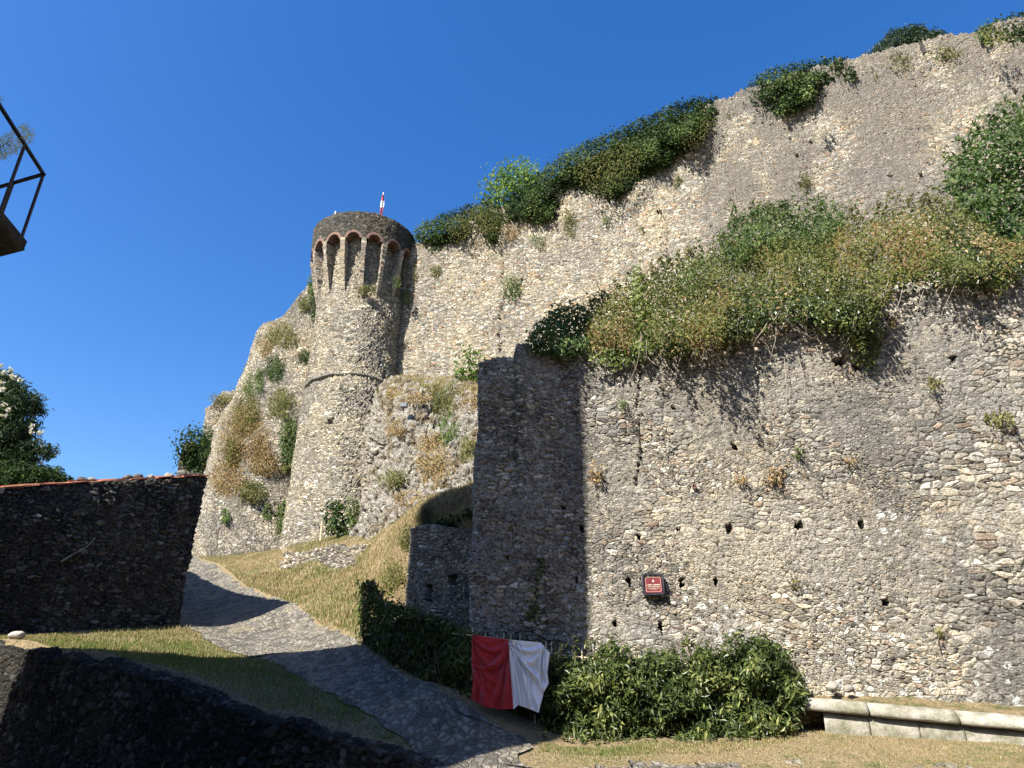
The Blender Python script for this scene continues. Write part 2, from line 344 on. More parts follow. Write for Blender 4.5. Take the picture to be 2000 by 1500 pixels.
M_IRON = simple('black_iron', (.015, .015, .02), .45, .3, var=.3)
M_IRONG = simple('grey_iron', (.06, .06, .075), .4, .5, var=.3)

# ---------------------------------------------------------------- foliage
def leafmesh(name, P, N, size, asp, mat, parent=None, droop=.4, fold=.25, colr=None, jit=.6, szv=.35, curl=None):
    n = len(P); P = np.asarray(P); N = np.asarray(N, float)+rng.normal(0, jit, (n, 3)); N /= np.linalg.norm(N, axis=1)[:, None]+1e-9
    D = rng.normal(0, 1, (n, 3)); D[:, 2] -= droop*2; D -= (D*N).sum(1)[:, None]*N; D /= np.linalg.norm(D, axis=1)[:, None]+1e-9
    S = np.cross(N, D); L = (size*(1+rng.uniform(-szv, szv, n)))[:, None]; W = L*asp
    base = P-D*L*.5; tip = P+D*L*.5-N*L*.12; lf = P-S*W*.5+N*W*fold-D*L*.06; rt = P+S*W*.5+N*W*fold-D*L*.06
    V = np.stack([base, lf, tip, rt], 1).reshape(-1, 3); i = np.arange(n)*4
    T = np.concatenate([np.stack([i, i+1, i+2], 1), np.stack([i, i+2, i+3], 1)])
    c = rng.uniform(0, 1, n) if colr is None else np.clip(colr, 0, 1)
    return mk(name, V, T, mat, parent, col=np.repeat(c[:, None], 4, 0).repeat(3, 1), smooth=False)
def blades(name, P, H, mat, parent=None, wid=.012, lean=.5, down=None, colr=None):
    """thin two-segment blades"""
    n = len(P); D = rng.normal(0, 1, (n, 3)); D[:, 2] = 0; D /= np.linalg.norm(D, axis=1)[:, None]+1e-9
    up = np.array((0, 0, 1.)) if down is None else np.asarray(down, float)
    if up.ndim == 1: up = np.repeat(up[None], n, 0)
    H = (H*rng.uniform(.5, 1.2, n))[:, None]; wv = np.cross(D, up); wv /= np.linalg.norm(wv, axis=1)[:, None]+1e-9
    wv = wv*wid*rng.uniform(.6, 1.4, (n, 1)); L = rng.uniform(.2, 1, (n, 1))*lean
    m = P+up*H*.55+D*H*L*.35; t = P+up*H*.9+D*H*L
    V = np.stack([P-wv, P+wv, m+wv*.7, m-wv*.7, t], 1).reshape(-1, 3); i = np.arange(n)*5
    Q = np.stack([i, i+1, i+2, i+3], 1); T = np.stack([i+3, i+2, i+4], 1)
    c = rng.uniform(0, 1, n) if colr is None else np.clip(colr, 0, 1)
    return mk(name, V, [Q, T], mat, parent, col=np.repeat(c[:, None], 5, 0).repeat(3, 1), smooth=False)
def inpoly(x, y, poly):
    r = np.zeros(len(x), bool); n = len(poly)
    for i in range(n):
        x0, y0 = poly[i]; x1, y1 = poly[(i+1) % n]
        c = ((y0 > y) != (y1 > y)) & (x < (x1-x0)*(y-y0)/(y1-y0+1e-9)+x0); r ^= c
    return r
def polypts(poly, n):
    P = np.array(poly, float); lo, hi = P.min(0), P.max(0); X = np.empty((0, 2))
    while len(X) < n:
        q = rng.uniform(lo, hi, (n*3, 2)); X = np.concatenate([X, q[inpoly(q[:, 0], q[:, 1], poly)]])
    return X[:n]
def edgedist(x, y, poly):
    d = np.full(len(x), 1e9)
    for i in range(len(poly)):
        a = np.array(poly[i], float); b = np.array(poly[(i+1) % len(poly)], float); ab = b-a
        t = np.clip(((x-a[0])*ab[0]+(y-a[1])*ab[1])/(ab@ab), 0, 1); d = np.minimum(d, np.hypot(x-a[0]-t*ab[0], y-a[1]-t*ab[1]))
    return d
def area(poly):
    p = np.array(poly, float); q = np.roll(p, -1, 0); return abs((p[:, 0]*q[:, 1]-q[:, 0]*p[:, 1]).sum())/2
def plane_depth(p0, d):
    """vertical plane through p0=(x,y) with direction d: Y as a function of px,py"""
    def f(px, py):
        u = (px-1000)/F; v = (750-py)/F; k = u/(CT-v*ST)
        t = (k*p0[1]-p0[0])/(d[0]-k*d[1]); return p0[1]+d[1]*t
    return f
def polyleaf(name, poly, depth, thick, size, asp, mat, parent=None, dens=2.2, nrm=(-.35, -.8, .5), droop=.4, rag=7, lump=26, gap=.0, cvar=.22, mn=.05, lighttop=0, seed=3, jit=.6, cbias=0, cap=60000, bulge=1.0, back=.0):
    """leaves filling a drawn outline, spread through real depth in front of (and behind) a surface"""
    Pa = np.array(poly, float); cy, cx = Pa[:, 1].mean(), Pa[:, 0].mean(); Yc = float(np.mean(depth(cx, cy)))
    lp = size*F/Yc; n = int(min(cap, area(poly)/(lp*lp*asp)*dens*2)); X = polypts(poly, n)
    ed = edgedist(X[:, 0], X[:, 1], poly); x = X[:, 0]+rng.normal(0, rag, n); y = X[:, 1]+rng.normal(0, rag, n)
    ln = vnoise(X[:, 0]/lump, X[:, 1]/lump, 0, seed); l2 = vnoise(X[:, 0]/lump*2.3, X[:, 1]/lump*2.3, 0, seed+5); l3 = vnoise(X[:, 0]/(lump*2.6), X[:, 1]/(lump*1.9), 0, seed+15)
    dome = np.clip(ed/(lump*1.2), 0, 1)**.5
    hgt = thick*(.25+.75*dome)*np.clip(.60+.42*ln+.25*l2+.45*l3, mn, 2)*bulge
    dd = rng.uniform(0, 1, n)**.6*hgt
    keep = rng.uniform(-1, 1, n) > gap*(1.2*l2-.2)*2-1 if gap else np.ones(n, bool)
    Y = depth(X[:, 0], X[:, 1])-dd+back*rng.uniform(0, 1, n)
    P = at(x, y, Y)[keep]; g = np.stack([(X[:, 0]-cx), 0*x, -(X[:, 1]-cy)], 1); g = g/(np.linalg.norm(g, axis=1)[:, None]+1e-6)*(1-dome)[:, None]*.8
    N = np.array(nrm)[None]+g
    c = np.clip(rng.beta(2, 2.6, n)+cbias+cvar*ln+cvar*.6*vnoise(X[:, 0]/90, X[:, 1]/60, 0, seed+2)+lighttop*(cy-X[:, 1])/80, 0, 1)
    return leafmesh(name, P, N[keep], size, asp, mat, parent, droop=droop, colr=c[keep], jit=jit)
def blobleaf(name, blobs, size, asp, mat, parent=None, dens=2.5, droop=.3, cbias=0, seed=1, jit=.6, fill=.55, cap=40000, sun=0):
    Ps, Ns, Cs = [], [], []
    for (c, r) in blobs:
        c = np.array(c, float); r = np.array(r if np.ndim(r) else (r, r, r), float)
        n = int(4*PI*((r[0]*r[1]+r[1]*r[2]+r[0]*r[2])/3)/(size*size*asp)*dens); n = min(n, cap)
        d = rng.normal(0, 1, (n, 3)); d /= np.linalg.norm(d, axis=1)[:, None]; rr = rng.uniform(fill**3, 1, n)**(1/3)
        lump = 1+.28*vnoise(d[:, 0]*2.2+c[0], d[:, 1]*2.2, d[:, 2]*2.2+seed, seed)
        P = c+d*r*(rr*lump)[:, None]+rng.normal(0, size*.35, (n, 3)); Ps.append(P); Ns.append(d+np.array((0, 0, .3)))
        Cs.append(rng.beta(2, 2.6, n)+cbias+.2*vnoise(P[:, 0]*2, P[:, 1]*2, P[:, 2]*2, seed+9))
    return leafmesh(name, np.concatenate(Ps), np.concatenate(Ns), size, asp, mat, parent, droop=droop, colr=np.concatenate(Cs), jit=jit)

# ---------------------------------------------------------------- ground: thin-plate surface through surveyed points
GP = [(1060,1430,12.85),(914,1366,13.25),(830,1333,14.3),(770,1300,15.5),(707,1255,17.5),(640,1232,19.6),(602,1207,22),(525,1169,26),(455,1130,31),(385,1092,36),
      (350,1220,21.5),(0,1240,17.5),(180,1236,19.2),(462,1281,18.3),(595,1330,15.3),(650,1375,13.6),(794,1444,12),(1010,1500,11),(850,1500,10.9),(1200,1470,11.6),(1400,1465,11.6),
      (1607,1430,12.2),(1980,1455,11.2),(1500,1500,10.6),(2000,1500,10.2),(1300,1440,12.5),(590,1075,38),(500,1082,37.4),(440,1085,37),(650,1112,27),(740,1100,24.5),(700,1150,22),(650,1072,28.5),
      (760,1190,19.4),(570,1110,29.5),(640,1180,22.3),(300,1284,16.4),(210,1281,15.5),(420,1318,14.6),(120,1262,16.6),(600,1060,34),(560,1150,26)]
G0 = np.array([at(*g) for g in GP])
EX = np.array([(-30, 14, 2.6), (-30, 25, 3.8), (-26, 40, 6.2), (-12, 46, 6.5), (3, 46, 6.5), (2, 30, 5.5), (12, 40, 4), (25, 25, 1), (8, 20, .2), (0, 16, .1), (18, 10, -1.4), (12, 15, -.6), (4, 8, -1.5), (0, 6, -1.63), (9, 5, -1.65), (-3, 4, -1.65), (0, 0, -1.65), (20, 2, -1.65), (-16, 8, 1.0), (-22, 2, .5), (-22, 20, 3.0), (-17, 17.8, 1.6)])
GC = np.concatenate([G0, EX])
def tps_fit(P, lam=.05):
    n = len(P); r = np.hypot(P[:, None, 0]-P[None, :, 0], P[:, None, 1]-P[None, :, 1]); K = r*r*np.log(r+1e-9)+lam*np.eye(n)
    A = np.zeros((n+3, n+3)); A[:n, :n] = K; Q = np.c_[np.ones(n), P[:, :2]]; A[:n, n:] = Q; A[n:, :n] = Q.T
    return np.linalg.solve(A, np.r_[P[:, 2], 0, 0, 0])
GW = tps_fit(GC)
def gz(x, y):
    x = np.asarray(x, float); y = np.asarray(y, float); r = np.hypot(x[..., None]-GC[:, 0], y[..., None]-GC[:, 1])
    z = (r*r*np.log(r+1e-9))@GW[:len(GC)]+GW[-3]+GW[-2]*x+GW[-1]*y
    return z
# retaining wall D: (px,py,Y) of its top front edge
DT = [(-120,1240,17.2),(0,1260,16.3),(115,1277,15.6),(210,1291,15.0),(297,1318,14.2),(381,1349,13.5),(514,1400,12.6),(626,1430,12.0),(700,1454,11.6),(830,1500,10.9),(960,1560,10.1)]
DP = np.array([at(*d) for d in DT])
def dside(x, y):
    """>0 on the camera side of the retaining wall"""
    best = np.full(np.shape(x), 1e9); sg = np.zeros(np.shape(x))
    Q = DP.copy(); Q[:, 1] += .28
    for a, b in zip(Q[:-1], Q[1:]):
        ab = (b-a)[:2]; t = np.clip(((x-a[0])*ab[0]+(y-a[1])*ab[1])/(ab@ab), 0, 1); dx, dy = x-a[0]-t*ab[0], y-a[1]-t*ab[1]; d = np.hypot(dx, dy)
        s = np.sign((ab[0]*dy-ab[1]*dx)); m = d < best; best = np.where(m, d, best); sg = np.where(m, s, sg)
    return -sg*best
def ground(x, y):
    z = gz(x, y)+.05*fbm(x*.9, y*.9, 0, 3); s = dside(x, y)
    low = (s > 0) & (x < DP[-1][0]+.2); z = np.where(low, np.minimum(z, -1.75), z)
    far = np.clip((np.hypot(x+2, y-20)-34)/30, 0, 1); far = far*far*(3-2*far); return z*(1-far)+far*2.0
gx = np.unique(np.concatenate([-np.geomspace(34, 900, 14), np.arange(-34, 26, .22), np.geomspace(26, 900, 14)]))
gy = np.unique(np.concatenate([-np.geomspace(3, 900, 14), np.arange(-3, 5, 1), np.arange(5, 44, .22), np.geomspace(44, 900, 16)]))
X, Y = np.meshgrid(gx, gy, indexing='ij'); Z = ground(X, Y)
go = mk('ground', np.stack([X, Y, Z], -1), gridf(len(gx), len(gy))[:, ::1], M_GR, uv=np.stack([X, Y], -1).reshape(-1, 2))
setp(go, 'sloping ground of dry mown grass beside the cobbled road', kind='structure')
# road strip
RL = [(960,1620,9.4),(835,1510,10.8),(794,1450,11.9),(710,1412,12.9),(640,1362,14.1),(590,1328,15.4),(518,1300,17),(462,1281,18.3),(427,1256,19.5),(385,1239,20.6),(350,1221,21.6),(330,1180,25),(320,1140,30),(320,1095,36),(300,1085,40)]
RR = [(1400,1620,9.6),(1000,1510,11.0),(1058,1432,12.3),(914,1370,12.9),(830,1337,14.1),(770,1304,15.3),(707,1258,17.3),(675,1245,18.4),(640,1232,19.6),(602,1207,22),(565,1190,24),(525,1169,26),(455,1130,31),(385,1092,36),(350,1080,40)]
a = np.array([at(*p)[:2] for p in RL]); b = np.array([at(*p)[:2] for p in RR])
def resamp(p, n):
    d = np.r_[0, np.cumsum(np.hypot(*np.diff(p[:, :2], axis=0).T))]; t = np.linspace(0, d[-1], n)
    return np.stack([np.interp(t, d, p[:, k]) for k in range(p.shape[1])], 1)
def smoothp(p, k=5):
    for _ in range(k): q = p.copy(); q[1:-1] = (p[:-2]+2*p[1:-1]+p[2:])/4; p = q
    return p
a, b = smoothp(resamp(a, 160), 6), smoothp(resamp(b, 160), 6)
b = b+.10*np.stack([vnoise(np.arange(160)*.7, 0, 0, 5), vnoise(np.arange(160)*.7, 9, 0, 6)], 1); a = a+.12*np.stack([vnoise(np.arange(160)*.7, 0, 0, 7), vnoise(np.arange(160)*.7, 9, 0, 8)], 1)
t = np.linspace(0, 1, 32)[None, :, None]; R = a[:, None]*(1-t)+b[:, None]*t
rz = gz(R[..., 0], R[..., 1])+.05*fbm(R[..., 0]*.9, R[..., 1]*.9, 0, 3)+.03
# keep the sheet just above the ground grid
ro = mk('road', np.stack([R[..., 0], R[..., 1], rz], -1), gridf(160, 32)[:, ::-1], M_ROAD)
setp(ro, 'cobbled stone road climbing past the hedge towards the tower', kind='structure')

# flagstones along the bottom right
pa1 = smoothp(resamp(np.array([at(*q)[:2] for q in [(1130,1506,10.7),(1250,1490,10.9),(1450,1484,10.8),(1650,1482,10.6),(1850,1486,10.3),(2080,1488,10.0)]]), 120), 4); pa2 = pa1-np.array((.05, 2.6)); pa1 = pa1+.16*np.stack([vnoise(np.arange(120)*.5, 3, 0, 1), vnoise(np.arange(120)*.8, 5, 0, 2)], 1)
t = np.linspace(0, 1, 20)[None, :, None]; R = pa2[:, None]*(1-t)+pa1[:, None]*t; rz = gz(R[..., 0], R[..., 1])+.05*fbm(R[..., 0]*.9, R[..., 1]*.9, 0, 3)-.004+.045*fbm(R[..., 0]*1.8, R[..., 1]*1.8, 0, 44)
setp(mk('paving', np.stack([R[..., 0], R[..., 1], rz], -1), gridf(120, 20), M_ROAD), 'worn flagstones along the bottom edge in front of the stone bench', kind='structure')

# ---------------------------------------------------------------- walls
def wall(name, st, thick, mat, ds, nz, batter=0, und=.05, topjag=.08, tilt=0, parent=None, back=1.0, feat=None, s0=0, corner=.05, cuts=None, seed=2):
    """st: stations (x,y,zbase,ztop) left to right as seen; grid wraps front, top, back"""
    st = np.array(st, float); d = np.r_[0, np.cumsum(np.hypot(*np.diff(st[:, :2], axis=0).T))]; n = int(d[-1]/ds)+2
    s = np.linspace(0, d[-1], n); P = np.stack([np.interp(s, d, st[:, k]) for k in range(4)], 1)
    k = max(1, int(corner/ds)); Ps = P.copy()
    for _ in range(k*k): Q = Ps.copy(); Q[1:-1, :2] = (Ps[:-2, :2]+2*Ps[1:-1, :2]+Ps[2:, :2])/4; Ps = Q
    P[:, :2] = Ps[:, :2]
    T = np.gradient(P[:, :2], axis=0); T /= np.linalg.norm(T, axis=1)[:, None]; N = np.stack([T[:, 1], -T[:, 0]], 1)
    top = P[:, 3]+topjag*(fbm(s*1.7, 0, 0, seed, 3)+.5*vnoise(s*5, 3, 0, seed)); nt_ = max(3, int(thick/ds/1.5)); nb = 4
    rows = []; uvs = []
    f = np.linspace(0, 1, nz)
    for i in range(nz):
        z = P[:, 2]+(top-P[:, 2])*f[i]; off = batter*(P[:, 3]-z)
        dv = off+und*fbm(s*.5, z*.5, 0, seed+3, 3)
        if feat is not None: dv = dv-feat(s, z)
        rows.append(np.stack([P[:, 0]+N[:, 0]*dv, P[:, 1]+N[:, 1]*dv, z], 1)); uvs.append(np.stack([s+s0, z], 1))
    for i in range(1, nt_+1):
        q = i/nt_*thick; last = rows[nz-1]; rows.append(np.stack([last[:, 0]-N[:, 0]*q, last[:, 1]-N[:, 1]*q, last[:, 2]+.04*math.sin(PI*i/nt_)+tilt*q], 1)); uvs.append(np.stack([s+s0, top+q], 1))
    for i in range(1, nb+1):
        q = i/nb*back; last = rows[nz-1+nt_]; rows.append(last-np.array((0, 0, 1))*(top-P[:, 2])[:, None]*q); uvs.append(np.stack([s+s0, top+thick+(top-P[:, 2])*q], 1))
    V = np.stack(rows, 1); U = np.stack(uvs, 1).reshape(-1, 2)
    return mk(name, V, gridf(n, len(rows))[:, ::-1], mat, parent, uv=U)
def hole(list_, depth=.35):
    def f(s, z):
        r = 0*s
        for (hs, hz, hw, hh) in list_:
            r = np.maximum(r, depth*((abs(s-hs) < hw/2) & (abs(z-hz) < hh/2)))
        return r
    return f
def crack(pts, wd=.06, depth=.2):
    pts = np.array(pts, float)
    def f(s, z):
        x = np.interp(z, pts[:, 1], pts[:, 0], left=1e6, right=1e6)+.08*fbm(z*2, 0, 0, 8, 3); return depth*np.clip(1-abs(s-x)/wd, 0, 1)
    return f
# --- curtain wall U
UP0 = np.array((-6.57, 39.0)); UD = np.array((.912, -.41)); dU = plane_depth(UP0, UD)
def on(depth, pts): return np.array([at(px, py, depth(px, py)) for px, py in pts])
utop = [(812,474),(900,440),(985,402),(1045,362),(1100,332),(1180,292),(1260,252),(1340,218),(1400,196),(1460,176),(1560,140),(1650,114),(1700,104),(1800,82),(1850,70),(1900,62),(1950,44),(2000,34)]
tp = on(dU, utop); su = (tp[:, :2]-UP0)@UD
uq0 = -.85
stU = [(*(UP0+UD*uq0+np.array((-.2, 3.0))), 8.0, tp[0, 2])]+[(*(UP0+UD*q), 8.0, z) for q, z in zip(np.r_[uq0, su[su > uq0+.1], su[-1]+12], np.r_[tp[0, 2], tp[su > uq0+.1, 2], tp[-1, 2]])]
uq0c = -.85
def us(px, py): p = at(px, py, dU(px, py)); return float((p[:2]-UP0)@UD)-uq0c+3.007, float(p[2])
ucr = [us(982, 470), us(980, 520), us(986, 570), us(976, 620), us(974, 660), us(978, 690)]
ucr2 = [us(1302, 525), us(1300, 490), us(1305, 450), us(1296, 420), us(1285, 400)]
uh = [us(x, y) for x, y in ((1558,304),(1683,272),(1742,342),(1800,340),(1984,178),(1582,278),(1285,415),(1228,534))]
hU = hole([(x, z, .17, .26) for x, z in uh], .5); c1 = crack(sorted(ucr, key=lambda q: q[1]), .10, .45); c2 = crack(sorted(ucr2, key=lambda q: q[1]), .08, .3)
wU = wall('curtain_wall', stU, 1.6, M_U, .085, 260, und=.10, topjag=.14, feat=lambda s, z: hU(s, z)+c1(s, z)+c2(s, z))
setp(wU, 'tall pale stone curtain wall rising right of the round tower, ivy along its top', 'castle wall')
# --- bastion wall A
AP0 = np.array((1.28, 13.3)); AD = np.array((.9838, -.179)); AD /= np.linalg.norm(AD); dA = plane_depth(AP0, AD)
atop = [(960,702),(985,698),(1004,690),(1010,668),(1028,664),(1040,682),(1100,690),(1180,688),(1260,668),(1340,655),(1420,640),(1500,622),(1580,608),(1660,595),(1740,570),(1820,552),(1900,540),(2000,527)]
tA = on(dA, atop); sA = (tA[:, :2]-AP0)@AD; cA = -2.06
stA = [(AP0[0]+AD[0]*cA+.15, AP0[1]-AD[1]*cA*0+7.5, 3.0, tA[0, 2]), (*(AP0+AD*cA), -.9, tA[0, 2])]
gzA = lambda q: float(gz(*(AP0+AD*q)))
for q, z in zip(sA[1:], tA[1:, 2]): stA.append((*(AP0+AD*q), min(-.9, gzA(q)-.4), z))
stA.append((*(AP0+AD*(sA[-1]+9)), -2, tA[-1, 2]))
sc0 = 7.0
def as_(px, py): p = at(px, py, dA(px, py)); return float((p[:2]-AP0)@AD)-cA+sc0, float(p[2])
# exact s of corner
dsc = math.hypot(stA[1][0]-stA[0][0], stA[1][1]-stA[0][1]); sc0 = dsc
ah = [(x, y, w_, h_) for x, y, w_, h_ in ((1325,1033,.08,.1),(1425,1030,.09,.16),(1560,1025,.12,.18),(1682,1024,.13,.16),(1436,868,.10,.12),(1316,794,.1,.12),(1228,1136,.06,.14),(1330,1138,.06,.14),(1398,1137,.06,.12),(1730,1177,.12,.13),(1642,706,.26,.2),(1677,715,.16,.13),(1739,622,.14,.1),(1246,1046,.07,.1),(1290,1228,.08,.16),(1200,1218,.08,.14),(1864,700,.12,.12),(1135,1030,.06,.12),(1127,1130,.06,.12),(1100,990,.07,.09),(990,1090,.08,.1))]
hA = hole([(*as_(x, y), w_, h_) for x, y, w_, h_ in ah], .3)
cA1 = crack(sorted([as_(1247, 700), as_(1250, 740), as_(1240, 790), as_(1248, 840), as_(1250, 900), as_(1245, 950)], key=lambda q: q[1]), .05, .12)
ledz = as_(1200, 1240)[1]
def featA(s, z):
    led = .10*(1/(1+np.exp(-(z-(ledz+.15*vnoise(s*.4, 0, 0, 4)))/.03)))*np.clip((s-sc0-1)/1.5, 0, 1)  # footing stands proud below the ledge
    return hA(s, z)+cA1(s, z)+led*.8
wA = wall('bastion_wall', stA, 1.0, M_A, .034, 250, batter=.012, und=.07, topjag=.08, feat=featA, corner=.12)
setp(wA, 'high grey rubble bastion wall at the right, bearing the red plaque, brambles on top', 'castle wall')
eA = AP0+AD*cA
# --- lower wall B
b1 = at(795, 1150, 18.35); b2 = at(945, 1150, 17.7)
stB = [(b1[0]+.25, b1[1]+2.4, .6, 3.9), (b1[0], b1[1], .8, 3.78), (-1.55, 17.95, .4, 3.72), (b2[0], b2[1], .2, 3.6), (b2[0]+1.6, b2[1]-.2, .2, 3.5)]
def bs(px, py): p = at(px, py, 18.0); return 2.41+math.hypot(p[0]-b1[0], p[1]-b1[1]), float(p[2])
hB = hole([(*bs(924, 1156), .3, .42), (*bs(884, 1133), .22, .24), (*bs(938, 1110), .14, .18), (*bs(833, 1160), .16, .5)], .35)
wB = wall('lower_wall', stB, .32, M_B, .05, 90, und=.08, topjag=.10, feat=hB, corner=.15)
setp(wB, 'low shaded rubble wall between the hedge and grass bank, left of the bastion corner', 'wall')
# --- boundary wall C with tiled coping
cC = at(350, 1220, 21.5); cT = 6.08
dC = np.array((3.1, 4.0)); dC /= np.linalg.norm(dC); eC = np.array((-9.5, 12.0)); eC /= np.linalg.norm(eC)
def cpt(q, zt, zb): p = np.array((-9.9, 21.5))-dC*q; return (p[0], p[1], zb, zt)
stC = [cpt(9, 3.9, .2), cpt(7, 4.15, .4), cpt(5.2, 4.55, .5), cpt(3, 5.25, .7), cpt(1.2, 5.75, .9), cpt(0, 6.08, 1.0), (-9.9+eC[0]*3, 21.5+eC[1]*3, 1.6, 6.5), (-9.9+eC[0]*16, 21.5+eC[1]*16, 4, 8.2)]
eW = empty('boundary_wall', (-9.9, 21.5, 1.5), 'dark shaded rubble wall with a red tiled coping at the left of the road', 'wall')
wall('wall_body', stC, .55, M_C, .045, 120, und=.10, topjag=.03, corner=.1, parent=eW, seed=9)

# --- retaining wall D
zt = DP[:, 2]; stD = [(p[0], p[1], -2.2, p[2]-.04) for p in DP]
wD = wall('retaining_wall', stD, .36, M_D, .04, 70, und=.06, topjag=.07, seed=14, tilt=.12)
setp(wD, 'dark shaded retaining wall across the lower left corner, its rough top sloping down to the right', 'wall')
# --- patch surfaces (flank wall, rock, bank)
def cr(p, t):
    """Catmull-Rom along axis 0 at parameters t"""
    n = len(p); i = np.clip(np.floor(t).astype(int), 0, n-2); f = (t-i)
    P = lambda k: p[np.clip(k, 0, n-1)]; f = f.reshape(-1, *([1]*(p.ndim-1)))
    a, b_, c, d = P(i-1), P(i), P(i+1), P(i+2)
    return .5*((2*b_)+(-a+c)*f+(2*a-5*b_+4*c-d)*f*f+(-a+3*b_-3*c+d)*f**3)
def patch(name, G, mat, nr, nc, noise=.1, nsc=.5, thick=.6, parent=None, seed=5, rev=False):
    P = np.array([[at(*q) for q in row] for row in G]); A = cr(P, np.linspace(0, len(P)-1, nr)); A = np.swapaxes(cr(np.swapaxes(A, 0, 1), np.linspace(0, P.shape[1]-1, nc)), 0, 1)
    n = np.cross(np.gradient(A, axis=1), np.gradient(A, axis=0)); n /= np.linalg.norm(n, axis=2)[..., None]+1e-9
    n = n if not rev else -n
    A = A+n*(noise*fbm(A[..., 0]*nsc, A[..., 1]*nsc, A[..., 2]*nsc, seed, 4))[..., None]
    du = np.r_[0, np.cumsum(np.linalg.norm(np.diff(A[nr//2], axis=0), axis=1))]; dv = np.r_[0, np.cumsum(np.linalg.norm(np.diff(A[:, nc//2], axis=0), axis=1))]
    U = np.stack(np.broadcast_arrays(du[None, :], dv[:, None]), -1)
    B = A-n*thick; V = np.concatenate([A.reshape(-1, 3), B[::1].reshape(-1, 3)]); UU = np.concatenate([U.reshape(-1, 2)]*2)
    f = gridf(nr, nc); q = nr*nc
    fr = f if not rev else f[:, ::-1]; bk = (f[:, ::-1] if not rev else f)+q
    ring = np.r_[np.arange(nc), (np.arange(1, nr)*nc+nc-1), ((nr-1)*nc+np.arange(nc-2, -1, -1)), (np.arange(nr-2, 0, -1)*nc)]
    r2 = np.roll(ring, -1); side = np.stack([ring, ring+q, r2+q, r2], 1)
    side = side if not rev else side[:, ::-1]
    return mk(name, V, [fr, bk, side], mat, parent, uv=UU), A
GW_ = [[(610,1078,39.5),(555,1080,38.3),(500,1086,37.6),(440,1090,37.2),(388,1092,37.4),(372,1085,42)],
       [(610,960,40.5),(560,960,39.6),(500,962,39),(450,965,38.9),(408,968,39.6),(395,968,45)],
       [(625,860,41),(580,860,40.5),(530,858,40.4),(480,858,40.7),(432,860,41.6),(420,860,47)],
       [(640,750,41.5),(600,750,41.3),(565,748,41.6),(525,748,42.2),(480,750,43.4),(468,750,49)],
       [(650,650,42),(615,650,42),(580,650,42.4),(545,652,43.2),(506,656,45),(498,660,51)],
       [(655,548,42.5),(612,556,42.8),(592,575,43.2),(562,602,43.8),(528,628,45.2),(518,636,51)]]
GW_ = [r[::-1] for r in GW_]
wW, AW = patch('flank_wall', GW_, M_W, 260, 240, .35, .35, .8)
setp(wW, 'battered overgrown stone wall falling away left of the round tower', 'castle wall')
GRK = [[(690,1060,30),(740,1045,28),(800,1015,27),(850,1000,26),(900,985,25.5),(950,975,25),(1010,970,25)],
       [(705,990,35),(740,985,30),(800,965,28.5),(850,950,27.5),(900,935,27),(950,925,26.5),(1010,920,26)],
       [(712,900,36.5),(745,890,32.5),(800,880,30.5),(850,880,29.8),(900,875,28.5),(950,870,28),(1010,865,28)],
       [(722,810,37.5),(745,812,35),(790,805,32.6),(850,800,32.5),(905,790,31),(950,785,30.5),(1010,780,30)],
       [(735,765,38.5),(760,765,37),(800,760,36),(850,755,35.5),(900,745,35),(950,740,34),(1010,735,33)],
       [(745,755,41),(770,752,40.8),(810,748,40.3),(860,742,39.8),(910,735,39),(960,730,38.4),(1020,725,37.8)]]
rk, ARK = patch('rock_outcrop', GRK, M_ROCK, 210, 200, .5, .6, .5)
setp(rk, 'weathered pale rock outcrop between the tower foot and the bastion corner', kind='structure')
GBK = [[(715,1235,20.0),(755,1215,19.2),(797,1190,18.95),(860,1120,18.7),(930,1100,18.4),(1000,1090,18.3)],
       [(715,1165,21.6),(750,1120,20.4),(799,1055,19.0),(860,1032,18.75),(930,1032,18.45),(1000,1032,18.3)],
       [(700,1110,24.5),(748,1075,22.5),(803,1008,19.1),(858,970,19.1),(930,943,19.5),(1000,925,20.2)],
       [(690,1083,27.5),(742,1052,25.5),(798,1022,22.5),(852,1003,21.8),(930,978,21.3),(1000,955,22)],
       [(680,1068,31),(738,1036,29.5),(798,1008,26.5),(850,990,25.5),(930,965,24.5),(1000,945,24.5)],
       [(675,1064,35),(738,1034,33),(798,1006,30),(848,988,29),(930,962,28),(1000,942,28)]]
bk, ABK = patch('grass_bank', GBK, M_BANK, 120, 130, .12, .8, .4)
setp(bk, 'steep grassy bank rising from the road to the foot of the rock', kind='structure')
# rubble retaining stones below the tower mound
ew = [at(556, 1098, 30.5), at(600, 1108, 28.6), at(660, 1112, 26.9), at(715, 1110, 25.6), at(748, 1098, 25.4)]
tops = [at(556, 1090, 30.6), at(600, 1080, 28.9), at(660, 1068, 27.3), at(715, 1062, 26.2), at(748, 1080, 25.9)]
stR = [(e[0], e[1], e[2]-.4, t_[2]) for e, t_ in zip(ew, tops)]
wR = wall('rubble_retaining_wall', stR, .7, M_S, .05, 40, und=.14, topjag=.16, seed=21, batter=.15)
setp(wR, 'short tumbled wall of loose white stones on the dry grass below the tower', 'wall')

